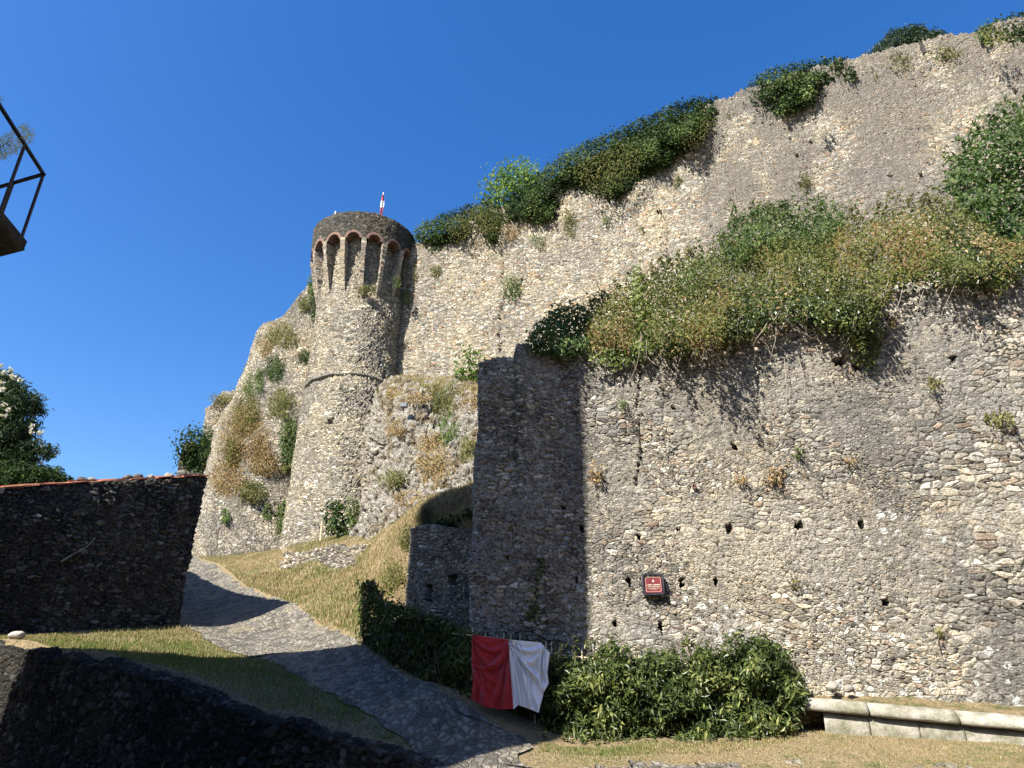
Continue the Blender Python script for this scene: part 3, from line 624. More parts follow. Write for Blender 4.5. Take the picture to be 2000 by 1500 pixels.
# ---------------------------------------------------------------- round tower
TC = np.array((-10.03, 40.0)); CD = -TC/np.linalg.norm(TC); CR = np.array((-CD[1], CD[0]))
def tw(phi, R, z): phi = np.asarray(phi, float); return np.stack(np.broadcast_arrays(TC[0]-.03*np.clip(np.asarray(z, float)-19, 0, 9)+R*(np.cos(phi)*CD[0]+np.sin(phi)*CR[0]), TC[1]+R*(np.cos(phi)*CD[1]+np.sin(phi)*CR[1]), z), -1)
tower = empty('round_tower', (TC[0], TC[1], 6.5), 'tall round stone tower with a dark parapet on brick arches and long corbels', 'tower')
def rprof(z): return np.interp(z, [4, 7, 11, 16.7, 16.9, 23.2, 30], [3.70, 3.36, 3.10, 2.96, 2.88, 2.84, 2.8])
nph, nz_ = 300, 270
ph = np.linspace(-PI, PI, nph); zz = np.linspace(4.5, 28.0, nz_); PH, ZZ = np.meshgrid(ph, zz, indexing='ij')
RR_ = rprof(ZZ)+.09*fbm(np.cos(PH)*2, np.sin(PH)*2, ZZ*.5, 31, 3)
# weep hole, crack and patched hollow in the shaft
RR_ -= .35*((abs(PH+.42) < .06) & (abs(ZZ-13.8) < .14))
RR_ -= .22*np.clip(1-abs(PH-.62-.05*fbm(ZZ*1.5, 0, 0, 9))/.022, 0, 1)*((ZZ > 13) & (ZZ < 17.5))
V = tw(PH, RR_, ZZ); V[-1] = V[0]
mk('shaft', V, gridf(nph, nz_), M_T, tower, uv=np.stack([PH*2.95, ZZ], -1).reshape(-1, 2))
# string course
k = np.linspace(-PI, PI, 160); m = MB(); ring = [tw(q, 2.96+.02*random.random(), 16.8+.03*math.sin(q*9)) for q in k]
prof = [(-.05, -.10), (.05, -.10), (.13, -.03), (.13, .05), (.03, .11), (-.05, .11)]
Vs = np.array([[tw(q, 2.93+a_+.02*vnoise(q*12, 0, 0, 3), 16.8+b_*(1+.5*vnoise(q*14, 2, 0, 8))+.06*vnoise(q*6, 1, 0, 4)) for (a_, b_) in prof] for q in k]).reshape(-1, 3)
mk('string_course', Vs, gridf(160, 6), simple('string_stone', (.17, .16, .135), .9, bumps=(9, .1), vscale=9, var=.45), tower)
# parapet ring with arched underside
ZS, ZTOP, RO = 26.2, 28.25, 3.5; NB_ = 16; OFF = math.radians(-2.3); HB = PI/NB_; WO = .56
pc = np.linspace(-PI, PI, NB_*28+1)+OFF
a_ = (pc-OFF+HB) % (2*HB)-HB           # angle from the nearest corbel centre
x_ = (HB-np.abs(a_))*RO                 # distance from the bay centre
zb = np.where(x_ < WO, ZS+np.sqrt(np.clip(WO**2-x_**2, 0, 1)), ZS)
rows = [tw(pc, 2.80, zb+.05), tw(pc, 3.15, zb), tw(pc, RO, zb)]; uvz = [zb-.7, zb-.35, zb]
top = ZTOP+.03*fbm(pc*9, 0, 0, 12)+.02*np.round(vnoise(pc*20, 4, 0, 2)); 
for f_ in np.linspace(0, 1, 30)[1:]: z = zb+(top-zb)*f_; rows.append(tw(pc, RO+.05*f_+.03*fbm(pc*8, z, 0, 6), z)); uvz.append(z)
rows.append(tw(pc, 3.3, top)); uvz.append(top+.2); rows.append(tw(pc, 2.98, top)); uvz.append(top+.5); rows.append(tw(pc, 2.98, 27.2)); uvz.append(top+1.9)
U_ = np.stack([np.stack([pc*RO, q+0*pc], -1) for q in uvz], 1)
mk('parapet', np.stack(rows, 1), gridf(len(pc), len(rows)), M_P, tower, uv=U_.reshape(-1, 2))
mk('roof_deck', np.concatenate([tw(np.linspace(-PI, PI, 49)[:-1], 3.0, 27.5)]), np.arange(48)[None], simple('deck', (.25, .23, .2)), tower)
def brick_mat():
    m = NB('brick'); uv = m.uv(); b = m.n('ShaderNodeTexBrick'); m.l(uv, b.inputs['Vector']); b.inputs['Scale'].default_value = 1; b.inputs['Brick Width'].default_value = .3; b.inputs['Row Height'].default_value = .062
    b.inputs['Mortar Size'].default_value = .009; b.inputs['Color1'].default_value = (.27, .12, .085, 1); b.inputs['Color2'].default_value = (.20, .095, .07, 1); b.inputs['Mortar'].default_value = (.25, .21, .17, 1)
    n = m.noise(m.pos(), 3, 4); m.l(m.mix(m.mr(n, .45, .65, 0, .7), b.outputs[0], (.13, .11, .10)), m.b.inputs['Base Color']); m.bump(b.outputs['Fac'], -.02); return m.m
M_BR = brick_mat()
M_CB = rubble('corbel_masonry', DARK[:4]+MIXD[:6]+[(.34, .17, .11)], .32, .085, (.34, .30, .24), .03, ((.10, .10, .095), .50, .7, .8))
for i in range(NB_):
    pb = OFF+HB+2*HB*i; t = np.linspace(0, PI, 19); V = []
    for (ri, R_) in ((WO+.01, 2.86), (WO-.15, 2.86), (WO-.15, RO+.035), (WO+.02, RO+.035)):
        V.append(tw(pb+ri*np.cos(t)/RO, R_, ZS+ri*np.sin(t)))
    V.append(V[0]); V = np.stack(V, 1); u = np.stack([np.broadcast_to(np.array([0, .14, .8, .94, 1.5]), (19, 5)), np.broadcast_to((t*WO)[:, None], (19, 5))], -1)
    mk('brick_arch', V, gridf(19, 5), M_BR, tower, uv=u.reshape(-1, 2), smooth=False)
    # corbel
    pz = np.linspace(22.75, ZS+.06, 30); pr = np.interp(pz, [22.75, 23.1, 24.2, 25.3, 25.9, 26.25], [2.86, 2.96, 3.22, 3.42, 3.54, 3.55])+rng.normal(0, .012, 30)
    hw = .122+.012*rng.normal(0, 1, 30); hw = np.where(pz > 25.6, .145, hw); pcn = OFF+2*HB*i
    V = np.stack([tw(pcn-hw/3.2, 2.7, pz), tw(pcn-hw/3.2, pr, pz), tw(pcn+hw/3.2, pr, pz), tw(pcn+hw/3.2, 2.7, pz)], 1)
    u = np.stack([np.stack([i*1.3+x0+0*pz, pz], 1) for x0 in (0, .7, 1.0, 1.7)], 1)
    nV = len(pz)*4
    mk('corbel', V, [gridf(30, 4), np.array([[3, 2, 1, 0]]), np.array([[nV-4, nV-3, nV-2, nV-1]])], M_CB, tower, uv=u.reshape(-1, 2), smooth=False)
# flag and post on the tower
fp = at(744, 425, 38.2); fe = empty('tower_flag', tuple(fp), 'limp red and white flag on a thin pole at the tower top', 'flag')
m = MB(); m.tube([fp-np.array((0, 0, .8)), at(749, 376, 38.2)], .035, 6); m.build('pole', simple('white_paint', (.7, .7, .7), .5), fe)
def cloth(name, rows, mat, parent=None, thick=.004):
    V = np.array(rows); n, k_ = V.shape[:2]; B = V+np.array((.0, thick, 0)); q = n*k_
    f = gridf(n, k_); return mk(name, np.concatenate([V.reshape(-1, 3), B.reshape(-1, 3)]), [f[:, ::-1], f+q], mat, parent)
def cloth_mat(name, c, tr=.15):
    m = NB(name); p = m.pos(); m.b.inputs['Base Color'].default_value = (*c, 1); m.b.inputs['Roughness'].default_value = .55; m.b.inputs['Sheen Weight'].default_value = .3
    m.bump(m.noise(p, 9, 3), .03, .5); return m.m
M_RED = cloth_mat('red_cloth', (.38, .018, .025)); M_WHT = cloth_mat('white_cloth', (.78, .79, .82))
for (c0, c1_, mt) in ((380, 392, M_RED), (392, 405, M_WHT), (405, 419, M_RED)):
    rows_ = []
    for y_ in np.linspace(c0, c1_, 8):
        w_ = np.interp(y_, [380, 398, 419], [3.5, 7, 5]); xl = 748-(y_-376)*.1-w_*.35
        rows_.append([at(xl+w_*u_, y_, 38.15+.12*math.sin(u_*9+y_*.1)) for u_ in np.linspace(0, 1, 10)])
    cloth('cloth_stripe', rows_, mt, fe)
m = MB(); m.tube([at(655, 430, 37.5), at(655.5, 413, 37.5)], .05, 6); m.tube([at(652, 432, 37.4), at(652, 419, 37.4)], .07, 6); setp(m.build('marker_post', simple('post_white', (.75, .75, .75), .5)), 'tiny white post standing on the left rim of the tower parapet', 'post')

# ---------------------------------------------------------------- ruined stub and its support (far left)
e0, e1, e2 = at(404, 800, 52), at(470, 800, 52), at(400, 800, 56)
stE = [(e2[0]+.2, e2[1]+2, 8, at(404, 790, 52)[2]), (e0[0], e0[1], 8, at(404, 790, 52)[2]), (at(432, 780, 52)[0], 52, 8, at(432, 774, 52)[2]), (at(462, 780, 52)[0], 52, 8, at(462, 762, 52)[2]), (e1[0]+3, 52.2, 8, at(470, 755, 52)[2])]
setp(wall('ruined_wall', stE, 1.2, M_W, .1, 120, und=.15, topjag=.35, seed=33), 'ruined wall stub with grassy broken top at the far left of the castle', 'castle wall')
f0 = at(350, 900, 50); stF = [(f0[0]+.3, 53, 8, at(350, 872, 50)[2]), (f0[0], 50, 8, at(350, 866, 50)[2]), (at(440, 866, 50)[0], 50, 8, at(440, 862, 50)[2]), (at(470, 866, 50)[0], 50, 8, at(470, 862, 50)[2])]
setp(wall('ivy_clad_wall', stF, 1.2, M_W, .12, 80, und=.15, topjag=.2, seed=34), 'low far wall almost hidden by ivy, below the ruined stub', 'castle wall')

# ---------------------------------------------------------------- coping tiles, loose stones and branch on the boundary wall
M_TILE = simple('terracotta', (.36, .15, .09), .8, bumps=(20, .01), var=.35, vscale=2.2)
dirs = -np.array([dC[0], dC[1]])
m = MB(); q = -.15
nC = np.array((dC[1], -dC[0]))
def ctop(q):  return float(np.interp(-q, [-9, -7, -5.6, -3, -1.2, 0], [3.9, 4.15, 4.5, 5.25, 5.75, 6.08]))
qq = 0.0
while qq < 8.6:
    L_ = .40; zc = ctop(qq+L_/2); sl = (ctop(qq)-ctop(qq+L_))/L_; ax0 = np.array((dC[0], dC[1], sl)); ax0 /= np.linalg.norm(ax0)
    for side in (0, 1):
        nx = np.array((nC[0], nC[1], 0)); nx = -nx if side else nx; tlt = -.18
        ax1 = nx*math.cos(tlt)+np.array((0, 0, 1))*math.sin(tlt); ax2 = np.cross(ax0, ax1); ax2 = ax2 if ax2[2] > 0 else -ax2
        far = .5
        if True:
            cc = np.array((-9.9, 21.5))-dC*(qq+L_/2); c3 = np.array((cc[0], cc[1], zc+.085+rng.uniform(-.01, .02)+(qq % .8 < .4)*.012))-np.array((nC[0], nC[1], 0))*.27+ax1*.14
            m.box(c3, (L_*1.12, .42, .03), (ax0, ax1, ax2), rnd=.008, col=random.random())
    qq += L_*.95
m.build('tile_coping', M_TILE, eW)
M_ROCKD = simple('dark_stone', (.10, .095, .085), .9, bumps=(8, .06), var=.4); M_ROCKL = simple('pale_stone', (.25, .23, .19), .9, bumps=(8, .05), var=.25)
def stone(name, c, r, mat, label, cat='stone', group=None, sq=(1, .8, .6)):
    u_, v_ = np.meshgrid(np.linspace(0, 2*PI, 25), np.linspace(0.001, PI-.001, 15), indexing='ij'); D = np.stack([np.sin(v_)*np.cos(u_), np.sin(v_)*np.sin(u_), np.cos(v_)], -1)
    rr = r*(1+.22*fbm(D[..., 0]*1.4+c[0]*3, D[..., 1]*1.4, D[..., 2]*1.4, 4)); P = D*rr[..., None]*np.array(sq)+np.array(c); P[-1] = P[0]
    return setp(mk(name, P, gridf(25, 15)[:, ::-1], mat), label, cat, group)
for (x, y, r, mt, lb) in ((165,934,.13,M_ROCKD,'largest dark round stone on the red tiles, leftmost of the row'),(183,936,.10,M_ROCKL,'pale flat stone just right of the leftmost dark stone on the tiles'),(253,930,.12,M_ROCKD,'dark stone at the raised end of the red tiles'),
        (272,932,.13,M_ROCKD,'flat dark stone just right of the raised red tile end'),(298,931,.09,M_ROCKL,'small brownish stone on the coping between two dark flat stones'),(333,929,.12,M_ROCKL,'grey rounded stone on the coping near the ivy wall'),(358,928,.13,M_ROCKD,'dark jagged stone on the coping, rightmost of the large ones')):
    k = (x-1000)/F/(CT-(750-y)/F*ST); t_ = (k*21.5+9.9)/(-dC[0]+k*dC[1]); yy = 21.5-dC[1]*t_+.1; zc = ctop(t_)
    px = -9.9-dC[0]*t_
    stone('loose_stone', (px-.1, yy, zc+.09+r*.35), r, mt, lb, group=None, sq=(1.2, .9, .7))
stone('loose_stone', at(33, 1241, 16.9), .15, simple('white_boulder', (.4, .37, .31), .9, bumps=(8, .05), var=.25), 'pale boulder lying on the grass at the foot of the shaded wall, far left', sq=(1.25, .9, .65))
stone('loose_stone', at(1625, 1341, 12.35), .085, M_ROCKL, 'larger rounded pebble at the bastion foot above the stone bench', sq=(1.2, .9, .8))
stone('loose_stone', at(1657, 1346, 12.3), .075, M_ROCKL, 'smaller grey pebble beside the rounded one above the stone bench', sq=(1.2, .9, .8))
def wallC(px, py, off=.12):
    u = (px-1000)/F; v = (750-py)/F; k = u/(CT-v*ST); t_ = (k*21.5+9.9)/(-dC[0]+k*dC[1]); Yw = 21.5-dC[1]*t_; return at(px, py, Yw)+np.array((nC[0], nC[1], 0))*off
m = MB(); m.tube([wallC(115, 1098, .1), wallC(140, 1082, .2), wallC(165, 1068, .2), wallC(182, 1050, .15)], .025, 6, r1=.01); m.tube([wallC(140, 1082, .2), wallC(122, 1092, .1), wallC(118, 1100, .1)], .015, 5, r1=.006)
setp(m.build('dry_branch', simple('grey_branch', (.22, .20, .17), .9)), 'bare grey branch leaning on the dark boundary wall', 'branch')

# ---------------------------------------------------------------- stone bench
be = empty('stone_bench', tuple(at(1780, 1440, 11.7)), 'long low stone bench of thick coping slabs beside the hedge', 'bench')
def bench_mat():
    m = NB('bench_stone'); p = m.pos(); n = m.noise(p, 3, 5, .65); f = m.noise(p, 30, 4, .7)
    c = m.ramp(n, [(.35, (.36, .34, .29)), (.5, (.25, .235, .185)), (.62, (.15, .145, .095))]); c = m.mix(1, c, m.ramp(f, [(.3, (.75, .75, .75)), (.7, (1.2, 1.2, 1.2))]), 'MULTIPLY')
    m.l(c, m.b.inputs['Base Color']); m.bump(m.math('ADD', n, m.math('MULTIPLY', f, .3)), .03); return m.m
M_BN = bench_mat()
cl = at(1567, 1386, 12.1); crr = at(2000, 1427, 11.1); dl = (crr-cl); Ln = np.linalg.norm(dl[:2]); dl = dl/Ln; nb2 = np.array((-dl[1], dl[0], 0)); nb2 /= np.linalg.norm(nb2)   # nb2 points to the wall
def bt(px):
    k = (px-1000)/F; y = np.interp(px, [1567, 2000], [1386, 1427]); kk = k/(CT-(750-y)/F*ST); return float((kk*cl[1]-cl[0])/(dl[0]-kk*dl[1]))
def slab(name, t0, t1, prof, mat, gap=.012):
    nS = 14; ts = np.linspace(t0+gap, t1-gap, nS); V = []
    for j, t in enumerate(ts):
        e = .02 if j in (0, nS-1) else 0
        for (o, z) in prof: V.append(cl+dl*t+nb2*(o+(e if o < .1 else 0))+np.array((0, 0, z*(1 if not e else .97)+.008*vnoise(t*4+o*7, z*9, 0, 3))))
    V = np.array(V); k_ = len(prof); f = gridf(nS, k_); f = np.concatenate([f, np.stack([np.arange(nS-1)*k_+k_-1, np.arange(nS-1)*k_, np.arange(1, nS)*k_, np.arange(1, nS)*k_+k_-1], 1)])
    mk(name, V, [f, np.arange(k_)[None, ::-1], (np.arange(k_)+(nS-1)*k_)[None]], mat, be)
cprof = [(.50, -.02), (.50, .16), (.38, .19), (.2, .185), (.08, .155), (.01, .09), (-.005, .03), (.02, -.0), (.12, -.01)]
T_ = [0, bt(1700), bt(1878), bt(2000)+.9, bt(2000)+2.4]
for t0, t1 in zip(T_[:-1], T_[1:]): slab('coping_slab', t0, t1, cprof, M_BN)
T2 = [bt(1607), bt(1697), bt(1795), bt(1885), bt(2000)+.2, bt(2000)+1.6]
for t0, t1 in zip(T2[:-1], T2[1:]): slab('riser_block', t0, t1, [(.45, -.62), (.45, -.02), (.12, -.02), (.105, -.1), (.10, -.35), (.11, -.62)], M_BN, .006)
soil, _ = patch('soil_strip', [[(1500,1352,12.7),(1575,1357,12.55),(1790,1378,12.0),(2000,1397,11.5),(2120,1410,11.2)], [(1500,1345,12.8),(1575,1350,12.72),(1790,1367,12.25),(2000,1388,11.75),(2120,1400,11.45)], [(1500,1325,13.1),(1575,1333,12.95),(1790,1352,12.5),(2000,1374,12.1),(2120,1385,11.8)]], M_BANK, 30, 90, .03, 2, .3)
setp(soil, 'strip of dry soil between the bastion wall and the stone bench', kind='structure')

# ---------------------------------------------------------------- plaque
pn = np.array((AD[1], -AD[0], 0)); pr_ = np.array((AD[0], AD[1], 0)); pu = np.array((0, 0, 1.)); AX = (pr_, pn, pu)
pcn = at(1276, 1143, dA(1276, 1143)-.0)+pn*.085; S_ = .0094
pl = empty('wall_plaque', tuple(pcn), 'small dark red plaque in a black iron frame on the grey bastion wall', 'plaque')
def rrect(wd, ht, r, n=5):
    P = []
    for cx, cy, a0 in ((wd-r, ht-r, 0), (-wd+r, ht-r, 90), (-wd+r, -ht+r, 180), (wd-r, -ht+r, 270)):
        for k_ in range(n+1): an = math.radians(a0+90*k_/n); P.append((cx+r*math.cos(an), cy+r*math.sin(an)))
    return P
def plate(mb, outline, d0, d1, col=.5, cut=None):
    O = [pcn+pr_*x+pu*z+pn*d0 for x, z in outline]; T = [pcn+pr_*x+pu*z+pn*d1 for x, z in outline]; n = len(O)
    if cut is None: mb.add(O+T, [list(range(n))]+[list(range(2*n-1, n-1, -1))]+[[i, i+n, (i+1) % n+n, (i+1) % n] for i in range(n)], col)
    else:
        I0 = [pcn+pr_*x+pu*z+pn*d0 for x, z in cut]; I1 = [pcn+pr_*x+pu*z+pn*d1 for x, z in cut]
        Q = []
        for i in range(n):
            j = (i+1) % n; Q += [[i, j, n+j, n+i], [n+i, n+j, 3*n+j, 3*n+i], [3*n+i, 3*n+j, 2*n+j, 2*n+i]]
        mb.add(O+T+I0+I1, Q, col)
m = MB(); plate(m, rrect(21*S_, 20.5*S_, 5*S_), -.05, .035, cut=rrect(17.5*S_, 17*S_, 4*S_)); plate(m, rrect(20*S_, 19.5*S_, 5*S_), .033, .045, cut=rrect(18.6*S_, 18.2*S_, 4*S_)); fr = m.build('frame', M_IRONG, pl)
def scroll(cx, cz, r, a0, sgn):
    t = np.linspace(0, 1, 22); an = a0+sgn*t*1.75*2*PI*.8; rr = r*(1-.7*t); return [pcn+pr_*(cx*S_+q*math.cos(a))+pu*(cz*S_+q*math.sin(a))+pn*.0 for q, a in zip(rr, an)]
for (cx, cz) in ((25, 3.0), (25, -4.2), (-24.5, 3.0), (-24.5, -4.2), (-3.6, 23.5), (3.6, 23.5)):
    m = MB(); m.tube(scroll(cx, cz, .036, 0 if cx < 0 else PI, 1 if (cz > 0) == (cx > 0) else -1), .0065, 6); m.build('scroll', M_IRON, pl)
oc = lambda wd, ht, c_: [(wd-c_, ht), (-wd+c_, ht), (-wd, ht-c_), (-wd, -ht+c_), (-wd+c_, -ht), (wd-c_, -ht), (wd, -ht+c_), (wd, ht-c_)]
M_PLR = simple('plaque_red', (.16, .03, .032), .35, var=.15, spec=.5); M_PLP = simple('plaque_rim', (.42, .27, .22), .4); M_LET = simple('plaque_letters', (.6, .55, .42), .5, var=.05)
m = MB(); plate(m, oc(16*S_, 15.4*S_, .5*S_), -.02, .012); pa = m.build('panel', M_PLR, pl)
m = MB(); plate(m, oc(14.8*S_, 14.0*S_, 2.6*S_), .010, .017, cut=oc(13.9*S_, 13.1*S_, 2.3*S_)); m.build('border', M_PLP, pl)
m = MB()
for (z, hh, x0, x1, seed_) in ((-.5, 1.9, -12.6, 12.6, 1), (-4.1, 1.15, -12.6, 12.6, 2), (-7.0, .7, -11.5, 12, 3), (-8.6, .7, -7, 7, 4)):
    random.seed(seed_); x = x0
    while x < x1:                                   # worn raised strokes, too small to read in the photo
        wd = hh*random.uniform(.45, .75)
        for k_ in range(random.choice((2, 3))): m.box(pcn+pr_*(x+k_*wd*.45)*S_+pu*z*S_+pn*.013, (hh*.26*S_, .006, hh*S_), AX)
        m.box(pcn+pr_*(x+wd*.4)*S_+pu*(z+random.choice((-.4, 0, .4))*hh)*S_+pn*.0132, (wd*S_*.9, .006, hh*.22*S_), AX)
        x += wd*1.5+(hh*.8 if random.random() < .12 else 0)
m.tube([pcn+pu*6.3*S_+pn*.008, pcn+pu*6.3*S_+pn*.018], 1.9*S_, 14); m.tube([pcn+pu*9.6*S_+pn*.008, pcn+pu*9.6*S_+pn*.016], .7*S_, 8)
m.build('lettering', M_LET, pl)
# clay pipe mouth in the bastion
pp = at(1356, 950, dA(1356, 950))+pn*.03; t = np.linspace(0, 2*PI, 17)
V = [[pp+pr_*r*math.cos(a)+pu*r*math.sin(a)+pn*o for (r, o) in ((.046, -.08), (.048, .0), (.036, .0), (.034, -.08))] for a in t]
setp(mk('clay_pipe', np.array(V), gridf(17, 4), simple('clay', (.27, .16, .12), .8)), 'small round clay drain pipe mouth in the bastion wall', 'pipe')
# floodlight on the rock
fl = at(789, 792, 31.2); fe2 = empty('floodlight', tuple(fl), 'small grey floodlight box on top of the rock outcrop', 'floodlight')
m = MB(); m.box(fl, (.34, .26, .24), bev=.03); m.build('housing', simple('grey_metal', (.16, .17, .175), .5, .2), fe2); m = MB(); m.box(fl-np.array((0, .14, 0)), (.30, .02, .20)); m.build('lens', simple('lens', (.2, .22, .23), .2), fe2)
m = MB(); m.tube([fl-np.array((0, 0, .1)), fl-np.array((0, -.1, .35))], .02, 6); m.build('stand', M_IRON, fe2)

# ---------------------------------------------------------------- red and white cloth hung on the hedge
ban = empty('hanging_banner', tuple(at(990, 1390, 12.4)), 'large red and white cloth draped over the cane rail in front of the hedge', 'banner')
def bilerp_rows(top, bot, left, right, n, Yf, ridges, amp, seed):
    """cloth hung from its top edge; ridges are (u0,v0,u1,v1,sag,width,height) fold lines"""
    top, bot, left, right = [resamp(np.array(q, float), n) for q in (top, bot, left, right)]
    v, u = np.meshgrid(np.linspace(0, 1, n), np.linspace(0, 1, n), indexing='ij'); v_, u_ = v[..., None], u[..., None]
    p = (1-v_)*top[None]+v_*bot[None]+(1-u_)*left[:, None]+u_*right[:, None]-((1-u_)*(1-v_)*top[0]+u_*(1-v_)*top[-1]+(1-u_)*v_*bot[0]+u_*v_*bot[-1])
    d = .5*vnoise(u*3, v*2, 0, seed)+.22*vnoise(u*9+v*5, v*4, 0, seed+1)
    for (u0, v0, u1, v1, sg, wd, hh) in ridges:
        t = np.linspace(0, 1, 30); cu = u0+(u1-u0)*t; cv = v0+(v1-v0)*t+sg*4*t*(1-t); D = np.sqrt((u[..., None]-cu)**2+(v[..., None]-cv)**2); k = D.argmin(-1); dm = D.min(-1); tt = t[k]
        wv = wd*(.45+.9*tt); d = d+hh*np.exp(-(dm/wv)**2)*(.25+.75*np.sin(PI*np.clip(tt*.8+.15, 0, 1)))-.5*hh*np.exp(-((dm-wv*1.7)/wv)**2)
    return at(p[..., 0], p[..., 1], Yf(p[..., 0])-amp*d-.06*v)
Yb = lambda x: np.interp(x, [918, 993, 1075], [12.93, 12.78, 12.60])
R1 = bilerp_rows([(922,1239),(945,1243),(993,1249)], [(920,1364),(946,1380),(972,1385),(1003,1385)], [(922,1239),(921,1300),(924,1330),(920,1364)], [(993,1249),(996,1300),(1003,1385)], 70, Yb, [(0,.02,1,.04,.16,.035,.8),(0,.03,.98,.08,.34,.05,1),(.02,.47,.97,.12,.12,.045,1),(0,.46,.45,.98,.08,.06,.8),(.97,.12,.52,1,.0,.05,1.1),(1,.15,.80,1,0,.05,1.1),(0,.05,.08,.9,0,.05,.8),(.25,.55,.3,1,.0,.05,.7),(0,.12,.6,.62,.12,.04,.6)], .055, 2)
cloth('red_panel', R1, M_RED, ban)
R2 = bilerp_rows([(993,1249),(1025,1252),(1056,1255),(1074,1276)], [(1003,1385),(1012,1377),(1030,1383),(1052,1392)], [(993,1249),(996,1300),(1003,1385)], [(1074,1276),(1069,1312),(1072,1335),(1062,1352),(1052,1392)], 70, Yb, [(.02,.06,1,.62,.10,.05,1.1),(.0,.06,.30,1,0,.05,1.1),(.02,.08,.72,1,.06,.055,1.2),(.05,.04,.75,.05,.10,.03,.8),(.2,.05,.75,.06,.26,.04,.8),(.76,.03,.72,.5,0,.05,.9),(.80,.03,.98,.6,.06,.04,1),(0,.1,.12,1,0,.045,.9),(.5,.55,.60,.98,0,.05,.7),(.02,.07,.9,.9,.12,.04,.8)], .055, 5)
cloth('white_panel', R2, M_WHT, ban)
# cane fence in the hedge
cf = empty('cane_fence', tuple(at(1100, 1440, 12.4)), 'thin cane stakes and rail holding up the laurel hedge', 'fence')
dh = lambda px, py=0: np.interp(px, [690, 707, 770, 830, 914, 1060, 1250, 1400, 1570, 1600], [17.6, 17.3, 15.35, 14.35, 13.35, 12.98, 12.65, 12.4, 12.25, 12.2])
def railpt(x, y, o=.15): return at(x, y+(14 if x < 900 else 0), float(dh(x))+o+(.25 if x < 915 else 0))
for seg in ([(735,1160),(800,1200),(870,1222),(922,1241)], [(922,1241),(993,1250),(1056,1256),(1075,1277)], [(1075,1277),(1140,1284),(1210,1294),(1300,1303)], [(1300,1300),(1420,1290),(1545,1262)]):
    m = MB(); m.tube([railpt(*q) for q in seg], .014, 6); m.build('rail', M_CANE, cf)
for (x, y0, y1) in ((731,1123,1240),(752,1160,1250),(867,1203,1300),(890,1228,1320),(921,1226,1330),(933,1230,1330),(949,1236,1300),(969,1240,1300),(983,1236,1300),(998,1238,1300),(1014,1240,1300),(1066,1252,1300),(1076,1253,1420),(1094,1262,1400),(1119,1268,1400),(1137,1269,1400),(1160,1283,1400),(1225,1289,1400),(1246,1279,1400),(1270,1278,1400),(1320,1300,1400),(1046,1395,1420),(1529,1265,1300)):
    m = MB(); m.tube([railpt(x, y1, .1), railpt(x+random.uniform(-2, 2), y0, .12)], .012, 5); m.build('stake', M_CANE, cf)

# ---------------------------------------------------------------- hedges
HL = [(708,1262),(702,1215),(700,1180),(706,1150),(718,1134),(735,1142),(745,1170),(770,1182),(800,1188),(822,1197),(860,1214),(890,1228),(921,1240),(995,1252),(1060,1262),(1066,1300),(1062,1410),(1000,1390),(914,1372),(830,1338),(770,1305)]
hl = empty('laurel_hedge', tuple(at(830, 1333, 14.3)), 'long laurel hedge in shadow running uphill left of the red and white cloth', 'hedge')
polyleaf('foliage', HL, lambda x, y: dh(x)+.35-.35*np.clip(1-abs(x-990)/60, 0, 0), .45, .15, .34, L_HEDGE, hl, dens=9, rag=5, lump=34, nrm=(-.45, -.7, .45), seed=2, back=.25)
HR = [(1062,1440),(1060,1380),(1068,1330),(1066,1290),(1085,1276),(1110,1288),(1140,1292),(1165,1285),(1180,1262),(1198,1256),(1215,1275),(1240,1290),(1262,1290),(1290,1276),(1312,1278),(1330,1294),(1352,1286),(1362,1264),(1390,1275),(1420,1270),(1450,1258),(1478,1246),(1500,1250),(1522,1264),(1540,1292),(1556,1318),(1572,1350),(1574,1372),(1560,1395),(1552,1425),(1500,1448),(1400,1462),(1300,1460),(1200,1466),(1110,1452)]
hr = empty('laurel_hedge', tuple(at(1300, 1455, 11.9)), 'sunlit laurel hedge with glossy leaves right of the red and white cloth', 'hedge')
polyleaf('foliage', HR, lambda x, y: dh(x)+.05-.15*np.clip((y-1290)/150, 0, 1), .6, .13, .30, L_HEDGE, hr, dens=5, rag=6, lump=36, nrm=(-.4, -.7, .5), seed=4, back=.3, cbias=.2, mn=.15)  # cbias lightens the leaf colour here to boost the sunlit look
for par, xs in ((hr, range(1080, 1560, 26)), (hl, range(720, 1040, 26))):
    m = MB()
    for x in xs:
        yb = float(np.interp(x, [707, 770, 830, 914, 1060, 1200, 1400, 1560], [1255, 1300, 1335, 1368, 1425, 1462, 1460, 1425])); Yd = float(dh(x))+.3
        b0 = at(x, yb, Yd); 
        for k_ in range(3):
            tp_ = b0+np.array((rng.uniform(-.35, .35), rng.uniform(-.1, .2), rng.uniform(.7, 1.2))); m.tube([b0-np.array((0, 0, .15)), (b0+tp_)/2+rng.normal(0, .05, 3), tp_], .014, 5, r1=.004)
    m.build('stems', M_WOOD, par)

HSH = True
